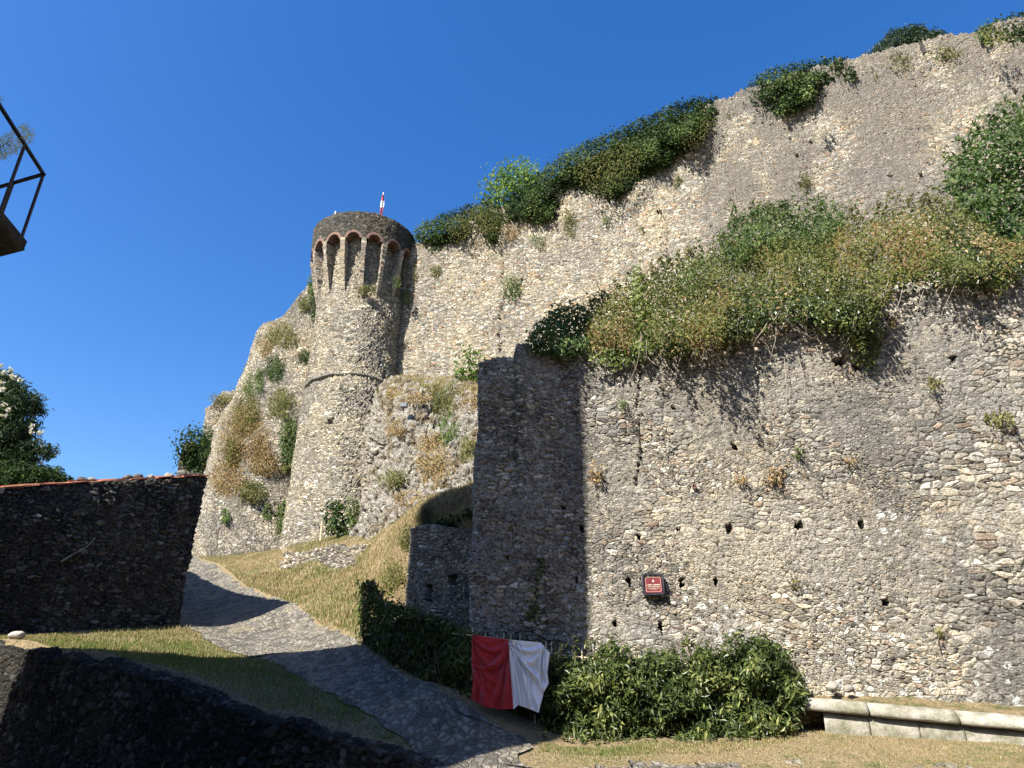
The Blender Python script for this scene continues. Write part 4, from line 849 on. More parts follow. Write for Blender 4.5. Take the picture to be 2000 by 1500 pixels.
# ---------------------------------------------------------------- plants on the bastion top
ytA = np.array([[p[0], p[1]] for p in atop], float)
def dTop(x, y):
    yt = np.interp(x, ytA[:, 0], ytA[:, 1]); return dA(x, yt)+np.clip((yt-y)*.011, -.02, 2.6)+.25
def plant(name, label, cat, base, specs, group=None):
    e = empty(name, tuple(base), label, cat, group)
    for s in specs:
        nm, poly, dep, kw = s; polyleaf(nm, poly, dep, parent=e, **kw)
    return e
def twigs(par, lst, r=.012, mat=None, name='stems'):
    m = MB()
    for pts in lst: m.tube(pts, r, 5, r1=r*.35)
    m.build(name, mat or M_WOOD, par)
BR = dict(size=.078, asp=.6, mat=L_BR, dens=4.6, rag=9, lump=28, cvar=.42, mn=.03)
plant('shrub', 'dark shaded shrub on the left end of the bastion top', 'shrub', at(1090, 690, 14.2), [('foliage', [(1030,688),(1038,650),(1060,622),(1085,600),(1115,594),(1140,600),(1156,625),(1160,690),(1100,698)], dTop, dict(size=.10, asp=.5, mat=L_GRN, thick=.9, dens=6, rag=5, lump=26))])
p1 = plant('bramble', 'olive bramble mass on the bastion top between the dark shrub and the pale ivy', 'bramble', at(1190, 680, 14), [('foliage', [(1150,690),(1146,600),(1165,575),(1190,570),(1215,562),(1245,560),(1245,690),(1200,692)], dTop, dict(BR, thick=1.0, seed=6))])
p2 = plant('ivy', 'pale yellow-green ivy climbing a column in the brambles', 'ivy', at(1260, 680, 13.8), [('foliage', [(1236,520),(1245,512),(1256,540),(1262,580),(1275,600),(1270,690),(1235,690),(1240,620),(1232,560)], dTop, dict(size=.10, asp=.8, mat=L_IVYL, thick=1.25, dens=4.5, rag=4, lump=20))])
p3 = plant('bramble', 'widest bramble thicket hanging over the middle of the bastion top', 'bramble', at(1440, 640, 13.6), [('foliage', [(1250,560),(1262,545),(1290,520),(1320,512),(1360,502),(1400,490),(1440,480),(1500,470),(1560,470),(1620,470),(1640,560),(1640,648),(1600,632),(1545,618),(1500,635),(1440,668),(1400,680),(1340,690),(1290,690),(1262,680)], dTop, dict(BR, thick=1.3, seed=8, cap=95000)),
    ('dead_foliage', [(1260,620),(1330,540),(1400,540),(1480,560),(1560,560),(1600,600),(1500,640),(1400,680),(1300,690)], lambda x, y: dTop(x, y)-.5, dict(size=.09, asp=.5, mat=L_DRY, thick=.7, dens=.25, rag=14, lump=30))])
p4 = plant('shrub', 'bright green long-leaved shrub rising above the brambles', 'shrub', at(1500, 520, 14.5), [('foliage', [(1412,500),(1418,460),(1440,425),(1475,410),(1520,405),(1560,412),(1600,410),(1645,412),(1655,440),(1640,480),(1560,500),(1480,510),(1430,520)], lambda x, y: dTop(x, y)+.3, dict(size=.15, asp=.3, mat=L_GRN, thick=1.2, dens=5, rag=8, lump=28, cbias=.18))])
p5 = plant('bramble', 'yellowing bramble thicket on the bastion top right of the long-leaved shrub', 'bramble', at(1760, 560, 13), [('foliage', [(1600,480),(1650,440),(1700,430),(1740,410),(1790,400),(1850,395),(1900,420),(1960,470),(2010,480),(2010,530),(1960,545),(1930,535),(1880,560),(1820,545),(1780,548),(1735,565),(1725,600),(1710,650),(1665,660),(1640,630),(1620,560)], dTop, dict(BR, thick=1.3, seed=10, cap=95000, cbias=.08)),
    ('dead_foliage', [(1700,440),(1800,420),(1900,440),(2000,490),(2000,530),(1900,540),(1750,550)], lambda x, y: dTop(x, y)-.5, dict(size=.09, asp=.5, mat=L_DRY, thick=.7, dens=.2, rag=14, lump=30))])
p6 = plant('small_tree', 'dense dark green small tree against the curtain wall at the right edge', 'tree', at(1960, 540, 13.6), [('foliage', [(1850,360),(1862,320),(1885,285),(1910,260),(1940,235),(1975,215),(2040,195),(2060,500),(2000,490),(1950,470),(1910,430),(1870,405)], lambda x, y: dTop(x, np.minimum(y, 1e9))+.5, dict(size=.15, asp=.5, mat=L_GRN, thick=1.6, dens=5.5, rag=10, lump=38, cap=60000))])
def shoots(par, pts, L, mat, size, asp, nl=14, lean=.5, name='shoots'):
    m = MB(); Ps, Ns = [], []
    for p in pts:
        d = np.array((rng.normal(0, lean), rng.normal(-.15, lean*.6), rng.uniform(.5, 1.1))); d /= np.linalg.norm(d); l_ = L*rng.uniform(.5, 1.25); bend = np.array((rng.normal(0, .3), -.1, -.35))
        q = [p+d*l_*t+bend*l_*t*t*.6 for t in np.linspace(0, 1, 5)]; m.tube(q, .008, 4, r1=.003)
        for t in rng.uniform(.15, 1, nl): k_ = p+d*l_*t+bend*l_*t*t*.6; o_ = rng.normal(0, 1, 3); Ps.append(k_+o_*size*.45); Ns.append(o_+np.array((-.2, -.5, .6)))
    st_ = m.build(name, M_WOOD, par)
    leafmesh('shoot_leaves', np.array(Ps), np.array(Ns), size, asp, mat, par, droop=.1, colr=rng.beta(2, 2, len(Ps))+.1, jit=.3)
# dark leaf patches put depth shade into colour; dry and fresh growth between
for lb, poly, mt, sz, asp_, th_, dn in (
  ('dark green bramble leaves standing in for deep shade along the lower middle of the thicket', [(1372,600),(1450,568),(1560,572),(1640,585),(1702,600),(1704,648),(1640,642),(1545,618),(1440,655),(1380,672)], L_HEDGE, .09, .6, .5, 2.6),
  ('deep green bramble leaves standing in for shade under the yellowing thicket at the right', [(1735,520),(1800,485),(1880,490),(1960,500),(2010,505),(2010,540),(1900,548),(1800,540),(1745,560)], L_HEDGE, .09, .6, .5, 2.2),
  ('reddish dry bramble patch beside the pale ivy column', [(1160,640),(1190,605),(1228,600),(1232,670),(1190,682),(1160,676)], L_DRY, .07, .4, .35, 1.6),
  ('rusty dry bramble patch right of the small dark tree foot', [(1905,455),(1950,470),(2005,478),(2005,505),(1950,500),(1910,485)], L_DRY, .08, .4, .4, 1.8),
  ('small fresh green sapling cluster in the middle of the brambles', [(1330,560),(1345,515),(1375,500),(1400,515),(1395,560),(1365,580)], L_FERN, .10, .4, .5, 2.0)):
    e_ = plant('bramble', lb, 'bramble', at(*poly[0], 13.2), [('foliage', poly, lambda x, y: dTop(x, y)-.42, dict(size=sz, asp=asp_, mat=mt, thick=th_, dens=dn, rag=9, lump=20, cvar=.35))])
def alongtop(poly, n, dep, off=0):
    P = resamp(np.array(poly, float), n)+rng.normal(0, 5, (n, 2)); return [at(x, y, float(dep(x, y))+off) for x, y in P]
shoots(p1, alongtop([(1148,605),(1190,575),(1240,562)], 9, dTop, -.3), .35, L_BR, .08, .6)
shoots(p3, alongtop([(1255,560),(1290,524),(1400,494),(1440,484)], 22, dTop, -.4), .45, L_BR, .085, .6)
shoots(p4, alongtop([(1415,480),(1440,430),(1520,408),(1645,415)], 22, dTop, .1), .5, L_GRN, .15, .28, nl=18)
shoots(p5, alongtop([(1655,440),(1740,412),(1850,398)], 22, dTop, -.4), .5, L_BR, .085, .6)
shoots(p6, alongtop([(1850,370),(1870,310),(1915,258),(1990,212)], 18, dTop, .3), .6, L_GRN, .14, .5)
def dAo(x, y, o=.2): return at(x, y, float(dA(np.array(x, float), np.array(y, float)))-o)
# trailing dead stems on the bastion face
tw_ = []
rs = np.random.default_rng(5)
for k_ in range(34):
    x0 = rs.uniform(1250, 1560) if k_ < 24 else rs.uniform(1650, 1990); y0 = np.interp(x0, ytA[:, 0], ytA[:, 1])+rs.uniform(-25, 15); L_ = rs.uniform(30, 120); dx = rs.uniform(-35, 35)
    dx *= 1.6; cv = rs.uniform(-16, 16)
    tw_.append([dAo(x0+dx*f_+cv*math.sin(PI*f_)+rs.uniform(-2, 2), y0+L_*(f_**.8), .42-.2*f_+.08*math.sin(5*f_+k_)) for f_ in np.linspace(0, 1, 7)])
tw_ += [[dAo(1700, 620, .2), dAo(1730, 680, .13), dAo(1775, 745, .1), dAo(1855, 815, .1)], [dAo(1532, 700, .1), dAo(1536, 760, .1), dAo(1536, 812, .1)], [dAo(1558, 690, .1), dAo(1570, 740, .1), dAo(1574, 812, .1)]]
twigs(p3, tw_, .007, simple('dead_stem', (.36, .31, .24), .9), 'trailing_stems')

# hanging bits below the brambles
for nm, lb, poly, mt, th_ in (('ivy', 'small dark ivy and weeds edging the bastion top under the sunlit ledge', [(1150,690),(1250,684),(1262,700),(1230,712),(1160,712)], L_IVYL, .35), ('bramble', 'drooping bramble tongue hanging lowest on the bastion face', [(1655,640),(1700,630),(1728,640),(1715,690),(1700,720),(1668,690)], L_BR, .4), ('bramble', 'short hanging bramble spray at the right end of the bastion top', [(1875,545),(1960,540),(1975,560),(1940,570),(1905,562)], L_BR, .35)):
    plant(nm, lb, nm, dAo(*poly[0]), [('foliage', poly, lambda x, y: dA(x, y)-.05, dict(size=.085, asp=.6, mat=mt, thick=th_, dens=2.6, rag=7, lump=20))])
plant('ivy', 'narrow green ivy strand climbing the shaded left end of the bastion', 'ivy', dAo(1045, 1230), [('foliage', [(1052,1090),(1062,1092),(1058,1130),(1052,1170),(1062,1200),(1040,1215),(1028,1195),(1042,1160)], lambda x, y: dA(x, y)-.0, dict(size=.09, asp=.75, mat=L_HEDGE, thick=.2, dens=1.6, rag=4, lump=15, cbias=.2))])

shoots(hr, alongtop([(1085,1288),(1180,1272),(1262,1296),(1360,1276),(1478,1256),(1540,1300)], 34, lambda x, y: dh(x), -.2), .26, L_HEDGE, .12, .32, nl=10, lean=.35)
shoots(hl, alongtop([(712,1150),(760,1185),(860,1222),(920,1248)], 16, lambda x, y: dh(x), -.05), .25, L_HEDGE, .12, .32, nl=10, lean=.35)
shoots(hr, alongtop([(1075,1438),(1200,1458),(1400,1456),(1550,1420)], 30, lambda x, y: dh(x), -.45), .14, L_HEDGE, .10, .32, nl=8, lean=.9)
# ---------------------------------------------------------------- ivy and shrubs along the curtain wall
IV = dict(size=.15, asp=.8, mat=L_IVY, dens=8, rag=4.5, lump=26, jit=.5, cvar=.3, mn=.3)
dUo = lambda x, y: dU(x, y)+.3
plant('ivy', 'ivy clump capping the curtain wall right beside the round tower', 'ivy', at(860, 480, 36.5), [('foliage', [(812,478),(812,450),(830,436),(858,424),(890,412),(925,402),(950,392),(975,386),(985,440),(972,480),(945,478),(930,492),(900,478),(880,482),(852,496),(828,490)], dUo, dict(IV, thick=1.3, seed=2)), ('dry_growth', [(870,440),(900,415),(950,395),(985,420),(975,460),(930,450),(890,470)], lambda x, y: dU(x, y)-.9, dict(size=.14, asp=.35, mat=L_OLV, thick=.5, dens=1.2, rag=6, lump=18))])
plant('ivy', 'longest dark ivy mantle along the top of the curtain wall', 'ivy', at(1200, 350, 33), [('foliage', [(985,390),(1020,360),(1060,333),(1100,302),(1150,276),(1200,258),(1260,232),(1320,203),(1360,194),(1398,192),(1402,215),(1380,245),(1360,285),(1325,312),(1290,335),(1262,352),(1235,372),(1200,386),(1165,380),(1130,372),(1110,395),(1085,425),(1055,438),(1010,430),(985,440)], dUo, dict(IV, thick=1.5, seed=7)), ('dry_growth', [(1120,330),(1160,300),(1230,280),(1260,300),(1240,340),(1180,380),(1140,360)], lambda x, y: dU(x, y)-1.1, dict(size=.15, asp=.35, mat=L_OLV, thick=.5, dens=1.0, rag=8, lump=18)), ('dry_tufts', [(1330,240),(1380,225),(1400,245),(1370,275),(1340,290)], lambda x, y: dU(x, y)-.8, dict(size=.14, asp=.35, mat=L_OLV, thick=.4, dens=1.2, rag=6, lump=18))])
plant('ivy', 'separate rounded ivy cushion overhanging the curtain wall, right of a bare gap', 'ivy', at(1550, 200, 29), [('foliage', [(1448,200),(1462,172),(1480,150),(1510,134),(1560,126),(1600,118),(1645,112),(1668,128),(1672,150),(1640,168),(1600,195),(1560,215),(1520,232),(1492,236),(1470,222)], dUo, dict(IV, thick=1.5, seed=12)), ('light_spray', [(1566,176),(1580,168),(1592,178),(1588,192),(1570,196)], lambda x, y: dU(x, y)-1.6, dict(size=.15, asp=.8, mat=L_IVYL, thick=.2, dens=2, rag=3, lump=14))])
plant('ivy', 'ivy cushion on the curtain wall at the top right corner', 'ivy', at(1960, 80, 24.5), [('foliage', [(1905,60),(1930,46),(1960,36),(2010,24),(2060,15),(2060,95),(2000,100),(1975,98),(1945,92),(1925,88)], dUo, dict(IV, thick=1.2, seed=13, cbias=.12)), ('light_spray', [(1915,60),(1960,50),(1965,80),(1930,92)], lambda x, y: dU(x, y)-1.0, dict(size=.13, asp=.6, mat=L_OLV, thick=.3, dens=1.5, rag=5, lump=14))])
plant('fig_tree', 'bright green fig shrub rising above the ivied wall top', 'shrub', at(1000, 385, 35), [('foliage', [(945,392),(958,362),(962,345),(985,328),(1005,322),(1025,322),(1040,332),(1062,345),(1045,365),(1000,385),(970,398)], lambda x, y: dU(x, y)+.5, dict(size=.2, asp=.75, mat=L_FIG, thick=1.3, dens=7, rag=11, lump=14, mn=.02, cvar=.4))])
pt = empty('conifer', tuple(at(1770, 100, 28.5)), 'dark conifer crown showing above the highest stretch of wall', 'tree')
dPn = lambda x, y: dU(x, 90)+2.4+0*y
polyleaf('crown', [(1690,106),(1712,90),(1728,78),(1735,64),(1760,58),(1780,52),(1800,52),(1815,60),(1838,62),(1848,68),(1830,84),(1790,92),(1740,104)], dPn, 1.4, .22, .28, L_PINE, pt, dens=14, rag=4, lump=22, droop=-.6, nrm=(-.3, -.6, .7))
c_ = at(1775, 90, float(dPn(1775, 90))); twigs(pt, [[c_-np.array((0, 0, 6)), c_-np.array((0, 0, 2)), c_+np.array((0, 0, .5))]], .14, name='trunk')

# ---------------------------------------------------------------- small clumps growing from the masonry
def mkdep(A):
    P = A[::4, ::4].reshape(-1, 3); dd = P[:, 1]*CT+P[:, 2]*ST; PX = 1000+F*P[:, 0]/dd; PY = 750-F*(-P[:, 1]*ST+P[:, 2]*CT)/dd
    def f(x, y):
        x, y = np.broadcast_arrays(np.asarray(x, float), np.asarray(y, float)); sh = x.shape; x = x.ravel(); y = y.ravel(); o = np.empty(len(x))
        for i in range(0, len(x), 500):
            d = (x[i:i+500, None]-PX)**2+(y[i:i+500, None]-PY)**2; b = np.argpartition(d, 3, axis=1)[:, :3]; ww = 1/(np.take_along_axis(d, b, 1)+1); o[i:i+500] = (P[b, 1]*ww).sum(1)/ww.sum(1)
        return o.reshape(sh)
    return f
dW = mkdep(AW); dR = mkdep(ARK); dB = mkdep(ABK)
def clump(name, lb, cat, cx, cy, rx, ry, dep, mat, size, asp=.35, thick=.5, dens=2.6, droop=.6, lump=None, rag=None, pts=11, base=None, seed=1, cbias=0):
    r = np.random.default_rng(seed+int(cx)+int(cy)); poly = []
    for k_ in range(pts):
        an = 2*PI*k_/pts; q = r.uniform(.78, 1.12); poly.append((cx+rx*q*math.cos(an), cy+ry*q*math.sin(an)))
    Yc = float(dep(np.array(float(cx)), np.array(float(cy)))); e = empty(name, tuple(at(cx, cy, Yc)), lb, cat)
    polyleaf('foliage', poly, dep, thick, size, asp, mat, e, dens=dens, droop=droop, rag=rag or min(rx, ry)*.22, lump=lump or min(rx, ry)*.9, seed=seed, cbias=cbias)
    c_ = at(cx, cy, Yc); twigs(e, [[c_, c_+np.array((rng.uniform(-.2, .2), -thick*.5, rng.uniform(-.3, .3)))] for _ in range(4)], .012)
    return e
dUs = lambda x, y: dU(x, y)+.05
for a_ in (
 ('hanging_plant','round green cushion plant beside the long crack in the curtain wall','plant',1003,560,20,26,dUs,L_FERN,.14),
 ('hanging_plant','tall olive tuft hanging under the long ivy mantle','plant',1113,436,17,30,dUs,L_OLV,.13),
 ('hanging_plant','squat green cushion plant left of the tall olive tuft','plant',1060,470,24,17,dUs,L_FERN,.13),
 ('dry_tuft','reddish dry tuft on the curtain wall under the fig shrub','plant',998,455,20,18,dUs,L_DRY,.13),
 ('dry_tuft','small olive tuft just below the right part of the long ivy mantle','plant',1325,355,11,14,dUs,L_OLV,.13),
 ('dry_tuft','tiny green tuft midway down the pale curtain wall','plant',1183,431,10,9,dUs,L_FERN,.12),
 ('dry_tuft','tiny olive tuft near the middle crack of the curtain wall','plant',1252,448,6,6,dUs,L_OLV,.12),
 ('dry_tuft','dry olive tuft under the ivy clump by the tower','plant',852,532,14,15,dUs,L_OLV,.12),
 ('dry_tuft','upper tuft in the corner between tower and curtain wall','plant',808,532,9,24,dUs,L_OLV,.12),
 ('dry_tuft','lower tuft in the corner between tower and curtain wall','plant',794,578,8,16,dUs,L_FERN,.12),
 ('dry_tuft','brown tuft alone on the bare upper right wall','plant',1570,352,14,16,dUs,L_OLV,.12),
 ('dry_tuft','dry grass patch on the wall ledge right of the rounded ivy cushion','plant',1702,148,18,16,dUs,L_OLV,.14),
 ('dry_tuft','dry grass patch on the wall ledge under the conifer, left one','plant',1760,120,28,22,dUs,L_OLV,.14),
 ('dry_tuft','dry grass patch on the wall ledge under the conifer, right one','plant',1842,104,40,15,dUs,L_OLV,.14),
 ('dry_tuft','olive tuft on the wall in the bare gap between two ivies','plant',1428,222,12,12,dUs,L_OLV,.13)):
    clump(*a_, dens=2.0, thick=.6)
m = MB(); q = at(1794, 92, float(dU(1794, 92))); m.box(q+np.array((.06, -.12, -.25)), (.16, .2, .8), rnd=.02); setp(m.build('wooden_post', simple('dark_wood', (.05, .04, .035))), 'short dark post stub set in the wall crest below the conifer', 'post')
dAs = lambda x, y: dA(x, y)+.02
for a_ in (
 ('dry_tuft','orange-brown grass tuft beside the shadow edge on the bastion','plant',1162,925,16,20,dAs,L_DRY,.09),
 ('dry_tuft','largest straw-brown tuft in the middle of the bastion wall','plant',1514,930,20,20,dAs,L_DRY,.10),
 ('dry_tuft','small dark brown tuft left of the largest brown tuft','plant',1446,936,12,12,dAs,L_DRY,.08),
 ('dry_tuft','small yellow-green sprig above the largest brown tuft','plant',1560,884,10,14,dAs,L_FERN,.09),
 ('dry_tuft','small tuft under the shade of the brambles near the bastion crack','plant',1215,790,10,12,dAs,L_FERN,.08),
 ('dry_tuft','olive tuft on the bright upper right bastion wall','plant',1822,750,18,16,dAs,L_OLV,.09),
 ('dry_tuft','sprawling dry plant at the right edge of the bastion wall','plant',1955,820,34,18,dAs,L_OLV,.10),
 ('dry_tuft','dry tuft on the bastion above the right end of the putlog holes','plant',1660,900,12,9,dAs,L_DRY,.08),
 ('dry_tuft','small olive tuft right of the plaque row of holes','plant',1553,1140,7,12,dAs,L_OLV,.07),
 ('dry_tuft','yellow moss tuft low on the right of the bastion','plant',1834,1236,9,9,dAs,L_OLV,.07),
 ('dry_tuft','small orange weed under the hanging brambles','plant',1744,630,10,12,dAs,L_DRY,.08),
 ('dry_tuft','dark dry tuft high in the shaded strip of the bastion','plant',1004,1030,14,10,dAs,L_DRY,.09)):
    clump(*a_, dens=1.5, thick=.32)
dT = lambda x, y: TC[1]-2.85+0*x
clump('dry_tuft','olive tuft on the tower below the middle corbels','plant',716,565,18,9,dT,L_OLV,.13,thick=.45)
clump('dry_tuft','green tuft at the foot of the right corbels of the tower','plant',776,550,9,13,lambda x, y: TC[1]-2.2+0*x,L_FERN,.13,thick=.45)
dWs = lambda x, y: dW(x, y)+.05
for a_ in (
 ('hanging_plant','green creeper hanging at the tower left side, upper one','plant',609,562,10,32,dWs,L_FERN,.16),
 ('hanging_plant','green creeper hanging at the tower left side, lower one','plant',621,602,17,30,dWs,L_GRN,.16),
 ('dry_tuft','brownish tuft left of the creeper by the tower','plant',595,600,12,22,dWs,L_OLV,.14),
 ('hanging_plant','rounded bright green bush on the upper flank wall','shrub',535,718,20,30,dWs,L_GRN,.18),
 ('hanging_plant','small green bush between the flank wall bush and the tower','shrub',595,698,12,17,dWs,L_GRN,.15),
 ('hanging_plant','green creeper on the outline of the flank wall','plant',484,745,14,34,dWs,L_FERN,.16),
 ('hanging_plant','green creeper next to the outline creeper of the flank wall','plant',505,742,10,26,dWs,L_FERN,.16),
 ('dry_shrub','dry brownish scrub near the crest of the flank wall','shrub',550,655,34,26,dWs,L_OLV,.15),
 ('dry_shrub','olive scrub strip below the outline creepers','shrub',478,800,26,50,dWs,L_OLV,.16),
 ('dry_shrub','large golden-brown dry shrub spreading over the flank wall','shrub',470,850,48,62,dWs,L_DRY,.16),
 ('dry_shrub','reddish dry scrub low on the flank wall above the tiled wall','shrub',447,935,34,36,dWs,L_DRY,.15),
 ('dry_shrub','grey-brown scrub in the middle of the flank wall','shrub',515,905,26,32,dWs,L_DRY,.14),
 ('hanging_plant','tall green weeping plant in the middle of the flank wall','plant',568,866,23,46,dWs,L_FERN,.20),
 ('hanging_plant','green weeping plant at the base of the flank wall beside the tower','plant',552,1015,15,38,dWs,L_FERN,.20),
 ('hanging_plant','small green plant at the flank wall base, middle','plant',522,1000,9,16,dWs,L_FERN,.14),
 ('hanging_plant','small green plant at the flank wall base, leftmost','plant',441,1008,8,18,dWs,L_FERN,.14),
 ('dry_shrub','olive-brown scrub between the rounded bush and the tall weeping plant','shrub',548,790,26,34,dWs,L_OLV,.15),
 ('dry_shrub','brownish scrub under the crest scrub, right of the outline creepers','shrub',520,680,18,22,dWs,L_DRY,.14),
 ('dry_shrub','grass-like olive scrub on the left outline of the flank wall','shrub',455,885,18,38,dWs,L_OLV,.15),
 ('dry_shrub','thin dry scrub patch left of the base weeping plant','shrub',490,960,30,22,dWs,L_OLV,.14),
 ('hanging_plant','low olive plant below the tall weeping plant','plant',560,918,16,9,dWs,L_OLV,.14)):
    clump(*a_, dens=(2.6 if 'scrub' in a_[1] or 'dry' in a_[1] else 3.2), thick=.9)
dE = lambda x, y: 51.9+0*x
clump('hanging_plant','vivid green bush against the ruined wall stub','shrub',443,830,20,27,lambda x, y: 46.0+0*x,L_GRN,.2,thick=1.2)
clump('dry_tuft','dry grass crown on the ruined wall stub','plant',434,780,30,11,dE,L_OLV,.18,thick=1.0,dens=1.8)
clump('ivy','dark ivy covering the far low wall at the left','ivy',378,882,38,42,lambda x, y: 49.8+0*x,L_IVY,.24,.7,thick=1.6,dens=3.5)
clump('shrub','dusty green shrub on the far low wall, right of the dark ivy','shrub',412,880,26,36,lambda x, y: 49.0+0*x,L_GRN,.2,.5,thick=1.4,dens=3)
dRs = lambda x, y: dR(x, y)-.3
for a_ in (
 ('dry_shrub','golden dry grass mantle on top of the rock outcrop, left','shrub',800,770,58,20,dRs,L_DRY,.15),
 ('dry_shrub','olive scrub on top of the rock outcrop, middle','shrub',868,775,34,34,dRs,L_OLV,.15),
 ('dry_shrub','brown dry scrub running down the rock gully','shrub',850,900,34,60,dRs,L_DRY,.15),
 ('dry_shrub','brown dry scrub at the right top of the rock beside the bastion','shrub',925,780,26,26,dRs,L_DRY,.14),
 ('hanging_plant','light green shrub in the rock gully','shrub',876,838,22,34,dRs,L_FERN,.16),
 ('dry_shrub','dark olive scrub under the floodlight on the rock','shrub',770,830,20,24,dRs,L_DRY,.13),
 ('dry_shrub','low olive scrub at the rock foot, left','shrub',765,935,32,18,dRs,L_OLV,.14),
 ('dry_shrub','low dry scrub at the rock foot, middle','shrub',800,975,36,18,dRs,L_DRY,.13),
 ('dry_shrub','dry scrub on the rock right of the gully','shrub',915,880,20,26,dRs,L_OLV,.13)):
    clump(*a_, dens=2.6, thick=.9)
clump('leafy_shrub','tall leafy green shrub beside the bastion top corner','shrub',920,712,32,36,lambda x, y: 34.0+0*x,L_FIG,.26,.5,thick=1.4,dens=2.0)
clump('leafy_shrub','dark green bush at the tower foot on the dry grass mound','shrub',655,1017,28,36,lambda x, y: 33.0+0*x,L_IVY,.26,.55,thick=1.6,dens=3)
clump('leafy_shrub','lighter slender bush right of the dark bush at the tower foot','shrub',692,1000,18,34,lambda x, y: 32.5+0*x,L_FERN,.2,.45,thick=1.0,dens=1.8)
m = MB(); m.tube([at(626, 1056, 32.6), at(629, 1020, 32.6)], .05, 6); setp(m.build('stake', M_CANE), 'single pale stake left of the dark bush at the tower foot', 'post')
dBs = lambda x, y: dB(x, y)-.05
clump('weeds','green weeds on the sunlit end of the bank left of the low wall','plant',790,1035,16,42,dBs,L_OLV,.10,thick=.35,dens=2)
clump('weeds','brown and green weeds on the bank above the hedge end','plant',765,1128,26,34,dBs,L_OLV,.10,thick=.45,dens=2.2)
clump('ivy','dark growth on the shaded bank above the low wall, left','plant',862,1015,36,30,dBs,L_IVY,.10,.6,thick=.4,dens=2)
clump('ivy','dark growth on the shaded bank above the low wall, right','plant',918,985,26,34,dBs,L_IVY,.10,.6,thick=.4,dens=2)

# ---------------------------------------------------------------- oleander and shrub behind the boundary wall
ol = empty('oleander', tuple(at(20, 1000, 20.5)-np.array((0, 0, 2.5))), 'tall oleander with white flowers behind the tiled wall at the left edge', 'tree')
def bl(px, py, Y, rp): Yd = float(Y); return (at(px, py, Yd), rp/F*Yd/(CT-(750-py)/F*ST))
OB = [bl(-50, 800, 20.5, 80), bl(8, 752, 20.4, 26), bl(30, 765, 20.2, 22), bl(55, 788, 20.2, 22), bl(70, 803, 20.2, 14), bl(25, 800, 20, 28), bl(10, 850, 20.0, 36), bl(52, 838, 20.2, 22), bl(30, 870, 20.2, 26), bl(0, 905, 20.0, 42), bl(60, 875, 20.1, 20), bl(92, 884, 20.1, 15), bl(45, 905, 20.1, 24), bl(-40, 880, 20.2, 70)]
blobleaf('foliage', OB, .22, .17, L_OLE, ol, dens=2.6, droop=-.2, jit=1.1, fill=.15)
M_FLW = leaf_mat('white_petals', [(0, (.62, .55, .56)), (1, (.62, .58, .60))], .7, .3, .1)
fb = []
for (x, y) in ((2,715),(8,728),(20,722),(28,738),(2,748),(8,790),(16,800),(60,843),(78,845),(8,812),(24,735),(40,742),(5,760),(28,935),(62,832)):
    fb.append(bl(x, y, 19.4, 3.2))
blobleaf('flowers', fb, .07, .8, M_FLW, ol, dens=3)
b0 = at(20, 1000, 20.5)-np.array((0, 0, 2.5)); twigs(ol, [[b0, (b0+c)/2+rng.normal(0, .15, 3), c] for c, r in OB], .05, name='trunk')
sh = empty('shrub', tuple(at(40, 960, 19.3)), 'dark evergreen shrub below the oleander behind the tiled coping', 'shrub')
blobleaf('foliage', [bl(-10, 945, 19.3, 45), bl(40, 945, 19.3, 42), bl(85, 948, 19.3, 38), bl(115, 955, 19.3, 26)], .13, .35, L_IVY, sh, dens=5, fill=.5)

# ---------------------------------------------------------------- house with the balcony (left, mostly outside the frame)
M_PL = simple('ochre_render', (.42, .34, .24), .9, bumps=(12, .02)); M_SLAB = simple('balcony_concrete', (.035, .033, .03), .9, bumps=(16, .02), var=.4)
M_GL = simple('window_glass', (.03, .035, .04), .1, spec=.5); M_SHUT = simple('green_shutter', (.05, .12, .07), .5)
def prism(mb, pts2, z0, z1, col=.5):
    n = len(pts2); V = [(*p, z0) for p in pts2]+[(*p, z1) for p in pts2]; mb.add(V, [list(range(n))[::-1], list(range(n, 2*n))]+[[i, (i+1) % n, (i+1) % n+n, i+n] for i in range(n)], col)
hs = empty('house', (-11, 5, -1.7), 'house at the left edge, only its dark balcony with thin iron railing showing', 'house')
F1, F2 = np.array((-7.95, 7.0)), np.array((-7.42, 4.22)); back_ = np.array((-.982, -.189)); F3, F4 = F1+back_*7.5, F2+back_*7.5
m = MB(); prism(m, [F3, F4, F2, F1], -2.1, 25); m.build('wall', M_PL, hs)
m = MB(); prism(m, [F3+(-.2, .3), F4+(-.3, -.3), F2+(.05, -.3), F1+(.02, .05)], 25, 25.25); m.build('roof', M_TILE, hs)
P2, P1 = F3, F1; az2 = np.array((-.189, -.982))*1.0; P2, P1 = F3+(0, .0), F1
fd = (P1-P2)/np.linalg.norm(P1-P2)
for zf in (3, 7, 11, 15, 19):
    for q_ in (1.6, 4.4):
        c_ = P2+fd*q_-az2*.02; m = MB(); m.box((c_[0], c_[1], zf), (1.0, .12, 1.5), ((fd[0], fd[1], 0), (az2[0], az2[1], 0), (0, 0, 1))); wn_ = m.build('window', M_GL, hs)
        for sg in (-1, 1):
            m = MB(); cc = c_+fd*sg*.78-az2*.04; m.box((cc[0], cc[1], zf), (.5, .06, 1.6), ((fd[0], fd[1], 0), (az2[0], az2[1], 0), (0, 0, 1))); m.build('shutter', M_SHUT, wn_)
bd1 = np.array((.19, -.98)); bd2 = np.array((-.95, .32)); bd2 /= np.linalg.norm(bd2); bc = np.array((-5.88, 6.8)); ztp = at(85, 340, 6.8)[2]; zbt = at(41, 470, 6.8)[2]
A2 = ((bd1[0], bd1[1], 0), (bd2[0], bd2[1], 0), (0, 0, 1)); Lb, Wb = 2.3, 2.1
